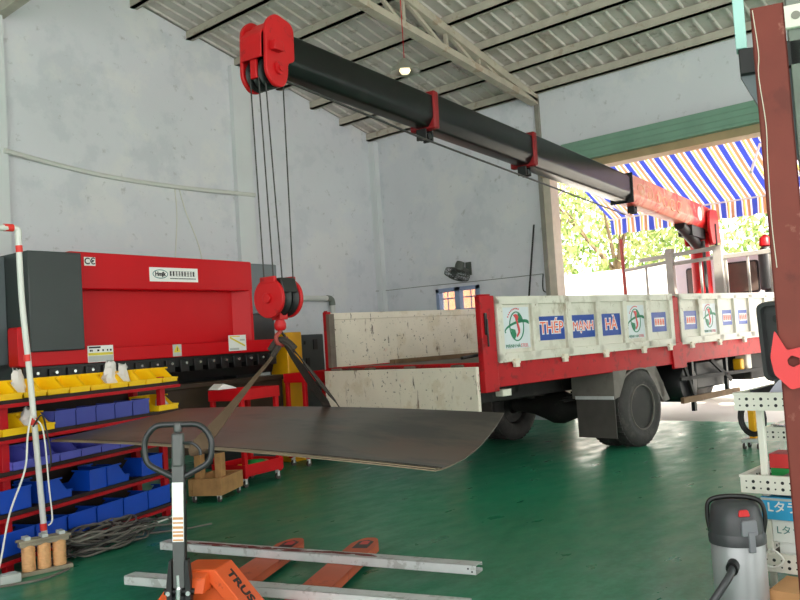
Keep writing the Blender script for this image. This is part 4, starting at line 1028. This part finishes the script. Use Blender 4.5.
lp = rounded([(-.02, .625), (-.165, .70), (-.172, .82), (-.115, .893), (.115, .893), (.172, .82), (.165, .70), (.02, .625)], .045, 5)
MB().tube([Hz @ Vector((a, 0, c)) for a, c in lp], .0155, 10, closed=True).build('handle_loop', M['loop_black'], pt)
MB().box((-.030, -.024, .68), (.030, .024, .85), Hz).box((-.02, -.018, .85), (.02, .018, .905), Hz).build('handle_head', M['handle_grey'], pt, bevel=.012)
MB().tube(spline([Hz @ Vector(p) for p in ((.03, -.01, .80), (.08, -.03, .80), (.115, -.03, .77), (.12, -.03, .74))], 5), .008, 8).build('release_lever', M['loop_black'], pt)

# beams lying across the forks
def beam(p0, p1, z, label, smear):
    p0, p1 = Vector(p0), Vector(p1); d = p1-p0; L = d.length
    o = empty('steel_channel', (p0.x, p0.y, z), math.atan2(d.y, d.x), label, 'steel beam', 'galvanised channels on the pallet truck')
    mb = MB(); w, h, t = .10, .055, .004                  # open lip channel, opening away from the camera
    mb.box((0, -w, 0), (L, -w+t, h)); mb.box((0, -w, h-t), (L, 0, h)); mb.box((0, -w, 0), (L, 0, t)); mb.box((0, -t, 0), (L, 0, .02)); mb.box((0, -t, h-.02), (L, 0, h))
    ch_ = mb.build('channel', M['galv'], o, smooth=False)
    for x, z in ((.05, .034), (.025, .017)): MB().cyl((L-x, -w-.001, z), (L-x, -w+.001, z), .006, 10).build('bolt_hole', M['ink'], o)
    if smear:
        rnd = random.Random(5); g = MB()
        for i in range(26):
            x = rnd.uniform(.15, L*.72); l_ = rnd.uniform(.03, .12); y = -w*rnd.uniform(.35, .8); a = []
            for j in range(7): a.append((x+l_*math.cos(j*.9)*(1+.4*rnd.uniform(-1, 1)), y+.016*math.sin(j*.9)*(1+.4*rnd.uniform(-1, 1))))
            g.prism(a, 'z', h+.0002+.00004*i, h+.0006+.00004*i)
        g.build('rust_smear', M['rust_red'], o, smooth=False)
    return o
beam((3.447+.03, 5.538), (4.047+.03, 3.112), .0875, 'galvanised channel with rusty top lying across the fork tips', True)
beam((2.806+.03, 4.928), (3.48, 2.74), .0875, 'plain galvanised channel across the forks nearest the frame and handle', False)

# ------------------------------------------------------------------ timber trestle on casters and red tool carts
ts = empty('timber_trestle', (5.02, 7.02, 0), R(30), 'raw timber trestle on small casters under the hanging sheets', 'trestle')
tb = MB().box((0, 0, .07), (.56, .045, .24)).box((0, .31, .07), (.56, .355, .24)).box((0, .045, .07), (.045, .31, .24)).box((.515, .045, .07), (.56, .31, .24)).box((.045, .045, .07), (.515, .31, .09))
tb.build('base_frame', M['wood'], ts, bevel=.004)
for x, y in ((.12, .045), (.06, .24)): MB().box((x, y, .09), (x+.11, y+.07, .86)).build('upright', M['wood'], ts, bevel=.004)
MB().box((.0, .02, .86), (.3, .33, .92)).build('top_rail', M['wood'], ts, bevel=.004)
def caster(par, x, y, r=.03, h=.07):
    c = MB().box((x-.025, y-.02, h-.006), (x+.025, y+.02, h)).box((x-.02, y-.018, r), (x+.012, y-.013, h)).box((x-.02, y+.013, r), (x+.012, y+.018, h)).build('caster', M['galv'], par)
    MB().cyl((x, y-.012, r), (x, y+.012, r), r, 14).build('caster_wheel', M['flap'], c)
for x, y in ((.04, .04), (.52, .04), (.04, .31), (.52, .31)): caster(ts, x, y)
def tool_cart(loc, rz, label, w=.62, d=.48, h=1.06):
    t = empty('tool_cart', loc, rz, label, 'tool cart', 'red tool carts')
    for x in (0, w-.05):
        for y in (0, d-.05): MB().prism([(x, y), (x+.05, y), (x+.05, y+.05), (x, y+.05)], 'z', .1, h).build('post', M['cart_red'], t, bevel=.006)
    for z, hh in ((h-.11, .12), (.12, .13)):
        q = MB().box((-.01, -.01, z), (w+.01, d+.01, z+.008))
        q.box((-.01, -.01, z), (w+.01, .0, z+hh)).box((-.01, d, z), (w+.01, d+.01, z+hh)).box((-.01, 0, z), (0, d, z+hh)).box((w, 0, z), (w+.01, d, z+hh))
        q.build('tray', M['cart_red'], t, bevel=.003)
    for x, y in ((.04, .04), (w-.04, .04), (.04, d-.04), (w-.04, d-.04)): caster(t, x, y, .038, .11)
    return t
tool_cart((5.66, 7.46, 0), R(10), 'red tool cart with yellow and green rags in its lower tray, behind the trestle')
tool_cart((7.0, 7.93, 0), R(6), 'red tool cart farther back beside the yellow post of the press', .75, .34, 1.16)
def rag(x, y, z, r, m_, label, seed):
    rnd = random.Random(seed); bm = bmesh.new(); bmesh.ops.create_icosphere(bm, subdivisions=3, radius=r)
    for v in bm.verts:
        n_ = noise.noise(v.co*(.9/r)+Vector((seed*3.1, 0, 0))); v.co *= 1+.45*n_; v.co.z *= .6
    zmin = min(v.co.z for v in bm.verts)
    for v in bm.verts: v.co.z -= zmin
    mb = MB(); mb.bm.free(); mb.bm = bm; o = mb.build('rag', m_, angle=60); o.location = (x, y, z)
    return tag(o, label, 'rag', 'rags in the tool cart')
rag(5.80, 7.66, .129, .09, M['yellow'], 'yellow rag in the lower tray of the red tool cart, at the left', 2)
rag(5.99, 7.70, .129, .11, M['box_green'], 'green rag in the lower tray of the red tool cart, in the middle', 3)
rag(6.15, 7.74, .129, .08, M['carton'], 'tan rag in the lower tray of the red tool cart, at the right', 4)
tag(MB().prism([(5.60, 1.076), (5.60, 1.082), (5.68, 1.14), (5.80, 1.105), (5.86, 1.082), (5.86, 1.076)], 'y', 7.80, 7.98).build('packing_piece', M['label'], bevel=.003), 'white packing piece lying on the rim of the near red tool cart', 'packing')

# ------------------------------------------------------------------ on the walls and under the roof
fan = empty('wall_fan', (XW, 9.16, 2.72), 0, 'dark wall fan tipped down above the blue grey window', 'fan')
MB().box((-.02, -.06, -.12), (0, .06, .12)).bar((-.01, 0, -.05), (-.18, .0, -.0), .04, .05).build('wall_bracket', M['fan'], fan)
fz = Vector((-.34, .16, -.93)).normalized(); fx = Vector((0, 1, 0)).cross(fz).normalized(); fy = fz.cross(fx)
FM = Matrix((fx, fy, fz)).transposed().to_4x4(); FM.translation = Vector((-.26, .06, -.06))
MB().lathe([(.02, -.20), (.075, -.19), (.085, -.12), (.075, -.02), (.02, 0)], 18, FM).build('motor', M['fan'], fan)
gd_ = MB()
for r_, z in ((.225, .0), (.225, .09), (.15, -.03), (.15, .12), (.08, .125)): gd_.tube([FM @ Vector((r_*math.cos(a*PI/16), r_*math.sin(a*PI/16), z)) for a in range(32)], .006, 5, closed=True)
for i in range(28):
    a = 2*PI*i/28; gd_.tube([FM @ Vector((q*math.cos(a), q*math.sin(a), z)) for q, z in ((.06, -.035), (.16, -.03), (.225, 0), (.232, .045), (.225, .09), (.15, .12), (.04, .128))], .004, 4)
gd_.build('grille', M['fan'], fan)
bl = MB()
for i in range(3):
    a = i*2.094; bl.prism(rounded([(.03, -.03), (.2, -.07), (.205, .05), (.04, .04)], .03), 'z', .04, .046, FM @ Matrix.Rotation(a, 4, 'Z') @ Matrix.Rotation(.4, 4, 'X'))
bl.build('blades', M['fan'], fan)
cable('wall_cable', [(XW-.17, 11.36, 2.5), (XW-.01, 11.15, 2.5), (XW-.012, 10.3, 2.495), (XW-.012, 9.3, 2.48), (XW-.012, 8.2, 2.47), (XW-.012, 7.6, 2.47)], .006, M['slat'], 'thin cable running level across the far wall above the window')
rd = tag(MB().cyl((XW-.14, 7.98, 1.2), (XW-.03, 7.70, 3.32), .016, 8).build('leaning_rod', M['black']), 'thin dark rod leaning on the far wall beside the doorway', 'rod')
cable('wall_cable', [(XW-.012, 7.6, 2.47), (XW-.012, 7.62, 2.2), (XW-.012, 7.5, 2.14)], .01, M['cable_dark'], 'short dark cable dropping beside the door jamb')
cable('wall_conduit', [(4.84, YL-.14, 4.37), (5.6, YL-.03, 4.29), (6.4, YL-.03, 4.20), (7.52, YL-.03, 4.155), (8.7, YL-.11, 4.14), (9.06, YL-.12, 4.14)], .036, M['pvc'], 'pale conduit sagging along the left wall towards the pillar')
cable('wall_cable', [(7.54, YL-.02, 4.15), (7.56, YL-.01, 3.7), (7.50, YL-.012, 3.1), (7.45, YL-.012, 2.6)], .010, M['cable_white'], 'white cable dropping down the left wall from the conduit, left of the pair')
cable('wall_cable', [(7.62, YL-.02, 4.15), (7.72, YL-.01, 3.8), (7.95, YL-.012, 3.2), (8.05, YL-.012, 2.6)], .010, M['cable_white'], 'white cable slanting down the left wall from the conduit, right of the pair')
pe = empty('drain_pipe', (10.2, YL, 2.36), 0, 'white pipe with a grey elbow on the left wall behind the hook block', 'pipe')
MB().cyl((-.55, -.08, 0), (.45, -.08, 0), .05, 16).build('level_pipe', M['pvc'], pe)
MB().tube(spline([(.44, -.08, 0), (.52, -.08, -.01), (.56, -.08, -.05), (.57, -.08, -.13)], 5), .058, 16).build('elbow', M['slat'], pe)
MB().cyl((.57, -.08, -.12), (.57, -.08, -2.36), .05, 16).build('downpipe', M['pvc'], pe)
lm = empty('pendant_lamp', (8.25, 7.02, 5.02), 0, 'small round pendant lamp hanging from the roof above the boom', 'lamp')
MB().cyl((0, 0, .16), (0, 0, roof_z(8.25)-5.02-.02), .006, 6).build('cord', M['rack_red'], lm)
MB().lathe([(.03, .16), (.05, .15), (.08, .09), (.18, .02), (.2, -.02), (.19, -.022), (.07, .06)], 28).build('shade', M['lampshade'], lm)
MB().lathe([(.005, -.05), (.05, -.04), (.075, .0), (.06, .04), (.03, .07)], 20).build('bulb', M['bulb'], lm)
lv = tag(MB().box((-.03, 0, 0), (0, 1.5, 2.4)).build('louvre_panel', M['slat']), 'grey green louvred panel on the far wall behind the red column', 'louvre')
lv.location = (XW-.002, 1.5, 2.6)
me_ = MB()
for i in range(14): me_.prism([(-.03, i*.17+.01), (-.09, i*.17+.02), (-.03, i*.17+.14)], 'y', .02, 1.48)
ls = me_.build('slats', M['slat'], lv, smooth=False)

# ------------------------------------------------------------------ red column with its bracket, at the right
cl_ = empty('steel_column', (3.655, 1.10, 0), R(18), 'red oxide steel column with a bright red bracket, at the right edge', 'column')
MB().box((-.04, -.064, 0), (.04, -.058, 2.79)).box((-.04, .058, 0), (.04, .064, 2.79)).box((-.04, -.064, 0), (-.034, .064, 2.79)).build('channel', M['primer_red'], cl_, smooth=False)
MB().tube(spline([(-.043, .055, 2.78), (-.043, .045, 2.6), (-.043, .052, 2.5), (-.043, .04, 2.3), (-.043, .045, 2.15), (-.043, .05, 1.9), (-.043, .045, 1.7)], 5), .0022, 5).build('pale_bead', M['jamb'], cl_)
MB().box((-.12, -.14, 0), (.12, .14, .012)).build('base_plate', M['primer_red'], cl_)
# bracket plate: hooked outline with a round hole (built as a ring of quads)
ob = rounded([(.075, .13), (.035, .045), (-.115, .075), (-.115, -.075), (.03, -.115), (.088, -.05), (.098, .02)], .012, 3)
hc = (.012, .0); hn = len(ob)
hole = []
for p in ob:
    a = math.atan2(p[1]-hc[1], p[0]-hc[0]); hole.append((hc[0]+.024*math.cos(a), hc[1]+.024*math.sin(a)))
mb = MB(); v = []
for xx in (-.075, -.055):
    v += [(xx, p[0], 1.315+p[1]) for p in ob]+[(xx, p[0], 1.315+p[1]) for p in hole]
f = []
for i in range(hn):
    j = (i+1) % hn
    f += [(i, j, hn+j, hn+i), (2*hn+i, 3*hn+i, 3*hn+j, 2*hn+j), (i, 2*hn+i, 2*hn+j, j), (hn+i, hn+j, 3*hn+j, 3*hn+i)]
mb._add(v, f)
mb.build('hook_bracket', M['bracket_red'], cl_, smooth=False)
MB().cyl((-.056, -.03, 1.31), (-.04, -.03, 1.31), .012, 10).build('bracket_bolt', M['chrome'], cl_)
# frame of the overhead rail standing behind the column
gt = empty('overhead_rail_frame', (3.96, 1.272, 0), R(18), 'pale teal and dark grey overhead rail frame behind the red column', 'rail frame')
MB().box((-.052, -.26, 0), (.052, -.155, 3.3)).build('post', M['slat'], gt, bevel=.004)
MB().box((-.043, .017, 2.732), (.043, .065, 3.3)).build('teal_panel', M['teal'], gt, bevel=.004)
MB().box((-.052, -.26, 2.61), (.052, .056, 2.728)).build('dark_bracket', M['black'], gt, bevel=.006)
MB().prism([(.056, 2.61), (-.155, 2.61), (-.155, 2.19), (-.07, 2.32)], 'x', -.018, .018).build('gusset', M['press_grey_lt'], gt)
wb = MB().box((-.08, -.52, 2.773), (-.053, -.10, 2.876)).box((-.08, -.14, 2.67), (-.053, -.10, 2.876)).build('white_bracket', M['cart_white'], gt, bevel=.004)
for y in (-.19, -.26, -.33): MB().cyl((-.083, y, 2.825), (-.079, y, 2.825), .019, 14).build('bracket_hole', M['steel_grey'], wb)

# ------------------------------------------------------------------ slotted carts, case, boxes, vacuum
def slot_cart(loc, w, d, zs, lip, label, floor_z=None, handle=False):
    t = empty('slotted_cart', loc, R(-90), label, 'cart', 'ivory slotted steel carts')
    top = zs[0]
    for x in (.09, w-.14):
        for y in (.05, d-.07): MB().box((x, y, .11), (x+.032, y+.032, top-.005)).build('post', M['cart_white'], t, bevel=.003)
    for z in zs:
        tr_ = MB().box((0, 0, z-lip), (w, .012, z)).box((0, d-.012, z-lip), (w, d, z)).box((0, .012, z-lip), (.012, d-.012, z)).box((w-.012, .012, z-lip), (w, d-.012, z))
        tr_.box((-.004, -.004, z-.008), (w+.004, .024, z+.004)).box((-.004, .02, z-.008), (.024, d, z+.004))
        tr_.use(1); n = int(w/.036)
        for i in range(n):
            x = .03+i*.036; r_ = .0085 if i % 2 else .0045
            for zz in (z-lip*.32, z-lip*.70): tr_.cyl((x, -.0008, zz), (x, .004, zz), r_, 10)
        for i in range(int(d/.036)):
            y = .03+i*.036
            for zz in (z-lip*.32, z-lip*.70): tr_.cyl((.0135, y, zz), (.009, y, zz), .0085 if i % 2 else .0045, 8)
        o = tr_.build('tray', [M['cart_white'], M['ink']], t, smooth=False)
        MB().box((.012, .012, z-lip+.002), (w-.012, d-.012, z-lip+.010)).build('tray_liner', M['tray_in'], o)
    for x in (.11, w-.12):
        for y in (.05, d-.05): caster(t, x, y, .05, .112)
    return t
CX, CY = 4.44, 1.665
slot_cart((CX, CY, 0), .80, 1.25, (1.11, .685, .292), .088, 'ivory slotted steel cart carrying the open tool case, at the right')
slot_cart((6.10, 2.10, 0), .70, .9, (.722, .30), .088, 'lower ivory slotted cart standing behind the near one')
def on_cart(x, y, z): return (CX+y, CY-x, z)
# tool case with upright lid on the top tray
tc_ = empty('tool_case', on_cart(.05, .10, 1.034), R(-90), 'black plastic tool case standing open on the top tray of the cart', 'tool case')
q = MB().box((0, 0, 0), (.52, .40, .008)).box((0, 0, 0), (.52, .012, .07)).box((0, .388, 0), (.52, .40, .12)).box((0, 0, 0), (.012, .40, .085)).box((.508, 0, 0), (.52, .40, .085))
q.build('case_base', M['plastic_black'], tc_, bevel=.006)
LM = Matrix.Translation((-.045, .40, .10)) @ Matrix.Rotation(R(6), 4, 'X')
ld = MB().prism(rounded([(-.01, 0), (.53, 0), (.53, .45), (-.01, .45)], .05), 'y', .06, .075, LM)
fr0 = rounded([(-.01, 0), (.53, 0), (.53, .45), (-.01, .45)], .05); fr1 = rounded([(.012, .02), (.508, .02), (.508, .43), (.012, .43)], .04)
nn = len(fr0); v = [(x, 0, z) for x, z in fr0]+[(x, 0, z) for x, z in fr1]+[(x, .07, z) for x, z in fr0]+[(x, .07, z) for x, z in fr1]; f = []
for i in range(nn):
    j = (i+1) % nn; f += [(i, j, nn+j, nn+i), (i, 2*nn+i, 2*nn+j, j), (nn+i, nn+j, 3*nn+j, 3*nn+i)]
ld._add(v, f, LM)
lid = ld.build('lid', M['plastic_black'], tc_)
for z in (.09, .22, .35): MB().prism(rounded([(.06, z-.022), (.46, z-.022), (.46, z+.022), (.06, z+.022)], .02), 'y', .048, .062, LM).build('lid_rib', M['press_black'], lid)
MB().box((.2, .015, .45), (.34, .055, .475), LM).build('carry_handle', M['plastic_black'], lid, bevel=.008)
ga = empty('grey_moulded_insert', on_cart(.10, .16, 1.043), R(-90), 'pale grey moulded plastic piece lying in the open tool case', 'plastic piece')
gp = [(-.03, 0), (.0, .02), (.06, .10), (.09, .13), (.36, .13), (.40, .02), (.40, 0), (.34, 0), (.32, .06), (.12, .06), (.08, 0)]
MB().prism(rounded(gp, .02, 3), 'y', 0, .12).build('moulding', M['grey_plastic'], ga, bevel=.004)
MB().box((.10, .02, 0), (.33, .1, .055)).build('dark_tool', M['press_black'], ga, bevel=.02)
def carton(name, x, y, z, w, d, h, m_, label, group=None, extra=None):
    o = MB().box((0, 0, 0), (w, d, h)).build(name, m_, bevel=.002); o.location = on_cart(x, y, z); o.rotation_euler = (0, 0, R(-90))
    return tag(o, label, 'box', group)
G = 'small boxes on the cart'
ZT = .685-.088+.011
carton('carton', .085, .22, ZT, .12, .16, .085, M['box_green'], 'green box under the red one on the middle tray', G)
carton('carton', .08, .22, ZT+.086, .125, .16, .075, M['box_red'], 'red box on top of the green one on the middle tray', G)
carton('carton', .225, .2, ZT, .25, .2, .21, M['grey_plastic'], 'pale lilac white box right of the red and green boxes', G)
rag(*on_cart(.17, .48, ZT), .05, M['tray_in'], 'dark scrap lying behind the red and green boxes on the middle tray', 8)
Zb = .292-.088+.011
wb1 = carton('carton', .15, .06, Zb, .34, .3, .13, M['label'], 'lowest white carton in the stack on the bottom tray', 'cartons on the bottom tray')
wb2 = carton('carton', .125, .05, Zb+.131, .36, .3, .115, M['label'], 'white carton in the middle of the stack on the bottom tray', 'cartons on the bottom tray')
bb = carton('carton', .085, .03, Zb+.247, .40, .3, .115, M['box_blue'], 'sky blue carton with white lettering, top of the stack on the bottom tray', 'cartons on the bottom tray')
MB().mesh(text_me('Lタライン', .062, .0008, .001, 'LEFT'), at(FACE_MY, .03, -.001, .062)).build('lettering', M['label'], bb, smooth=False)
MB().box((.0, -.0012, .098), (.40, .0, .110)).build('pale_band', M['label_grey'], bb)
MB().mesh(text_me('Lタ', .06, .0008, .0, 'LEFT'), at(FACE_MY, .10, -.001, .06)).build('lettering', M['ink_teal'], wb1, smooth=False)
MB().mesh(text_me('Lタライン', .05, .0008, .0, 'LEFT'), at(FACE_MY, .02, -.001, .06)).build('lettering', M['ink_teal'], wb2, smooth=False)
gl = MB().prism([(.02, 0), (.30, 0), (.24, .09), (.08, .10)], 'y', 0, .2).build('dusty_pouch', M['slat'], bevel=.01); gl.location = on_cart(.10, .07, Zb+.363); gl.rotation_euler = (0, 0, R(-90))
tag(gl, 'grey green pouch lying on the sky blue carton', 'pouch')
lpz = [on_cart(.09, .02, Zb+.22), on_cart(.06, -.03, Zb+.16), on_cart(.075, -.04, Zb+.06), on_cart(.14, -.03, Zb+.02), on_cart(.19, -.02, Zb+.06), on_cart(.14, -.03, Zb+.11), on_cart(.10, -.03, Zb+.07)]
cable('looped_cable', lpz, .006, M['cable_white'], 'white cable looped in front of the cartons on the bottom tray')
cbx = carton('carton', .20, -.29, 0, .5, .27, .20, M['carton'], 'brown cardboard box on the floor at the bottom right corner')
# things on the cart behind
def on_cart2(x, y, z): return (6.10+y, 2.10-x, z)
tn = MB().cyl((0, 0, 0), (0, .14, 0), .045, 18).build('tin', M['chrome']); tn.location = on_cart2(.13, .1, .722-.088+.011+.045); tn.rotation_euler = (0, 0, R(-35)); tag(tn, 'silver tin lying on the cart behind', 'tin')
b1 = MB().box((0, 0, 0), (.07, .12, .16)).build('carton', M['blue_decal'], bevel=.002); b1.location = on_cart2(.24, .1, .645); b1.rotation_euler = (0, 0, R(-90)); tag(b1, 'blue box on the cart behind, left of the red one', 'box', 'boxes on the cart behind')
b2 = MB().box((0, 0, 0), (.1, .12, .17)).build('carton', M['box_red'], bevel=.002); b2.location = on_cart2(.32, .1, .645); b2.rotation_euler = (0, 0, R(-90)); tag(b2, 'red box on the cart behind, beside the red column', 'box', 'boxes on the cart behind')
# yellow hose stand near the door
ys = empty('hose_stand', (9.9, 3.52, 0), 0, 'yellow hose stand with black hose by the doorway, seen between the carts', 'stand')
MB().box((-.035, -.035, .1), (.035, .035, .60)).build('post', M['yellow_paint'], ys, bevel=.006)
MB().box((-.11, -.11, .08), (.11, .11, .12)).build('base', M['label_grey'], ys, bevel=.006)
for x, y in ((-.08, -.08), (.08, -.08), (-.08, .08), (.08, .08)): caster(ys, x, y, .035, .082)
hz = MB()
for i in range(3): hz.tube([(-.07-.02*i, -.04+(.12+.015*i)*math.cos(a*PI/10), .36+(.17+.015*i)*math.sin(a*PI/10)) for a in range(20)], .014, 6, closed=True)
hz.build('hose', M['black'], ys)

# vacuum cleaner
vc = empty('vacuum_cleaner', (4.10, 1.575, 0), R(20), 'grey drum vacuum cleaner with a dark lid in front of the cart', 'vacuum cleaner')
VA = Matrix.Rotation(R(0), 4, 'Z')
MB().lathe([(.08, .09), (.15, .10), (.155, .14), (.155, .44), (.15, .45), (.08, .45)], 32).build('drum', M['vac_steel'], vc)
MB().lathe([(.1, .06), (.165, .07), (.165, .14), (.156, .15), (.1, .15)], 32).build('drum_base', M['vac_grey'], vc)
MB().lathe([(.1, .44), (.163, .445), (.166, .48), (.158, .50), (.1, .505)], 32).build('rim_band', M['vac_grey'], vc)
hdv = MB().lathe([(.1, .50), (.158, .50), (.155, .56), (.135, .63), (.10, .655), (.0, .66)], 32).build('motor_head', M['vac_grey'], vc)
MB().prism(rounded([(-.05, .50), (.05, .50), (.045, .575), (-.045, .575)], .012), 'y', -.163, -.12).build('front_vent', M['vac_mid'], hdv, bevel=.004).rotation_euler = (0, 0, R(-62))
MB().prism(rounded([(-.035, .592), (.035, .592), (.025, .625), (-.025, .625)], .01), 'y', -.150, -.11).build('red_switch', M['bracket_red'], hdv, bevel=.004).rotation_euler = (0, 0, R(-70))
hv = MB().tube(spline([(-.02, .150, .50), (-.02, .160, .58), (-.02, .135, .655), (-.02, .0, .675), (-.02, -.135, .655), (-.02, -.165, .58), (-.02, -.150, .50)], 6), .013, 10).build('carry_handle', M['press_black'], hdv)
for a in (-150, -60, 30, 120):
    x, y = .17*math.cos(R(a)), .17*math.sin(R(a))
    c = MB().box((x-.025, y-.025, .065), (x+.025, y+.025, .11)).build('caster', M['vac_grey'], vc, bevel=.006)
    MB().cyl((x-.012, y, .033), (x+.012, y, .033), .033, 14).build('caster_wheel', M['press_black'], c)
MB().cyl((-.15, .03, .36), (-.20, .04, .35), .035, 14).build('hose_port', M['press_black'], vc)
for a in (-60, 120): MB().box((-.02, -.172, .42), (.02, -.155, .52)).build('latch', M['vac_mid'], vc, bevel=.004).rotation_euler = (0, 0, R(a))
vhp = [(-.20, .04, .35), (-.30, .06, .33), (-.36, .16, .22), (-.36, .26, .10), (-.30, .36, .04), (-.2, .42, .03), (-.32, .34, .03), (-.46, .2, .03), (-.46, .02, .03), (-.36, -.1, .03), (-.3, -.3, .03)]
ho = MB().tube(spline(vhp, 8), .021, 10)
ho.build('hose', M['vac_grey'], vc)
vc.scale = (.80, .80, .96)
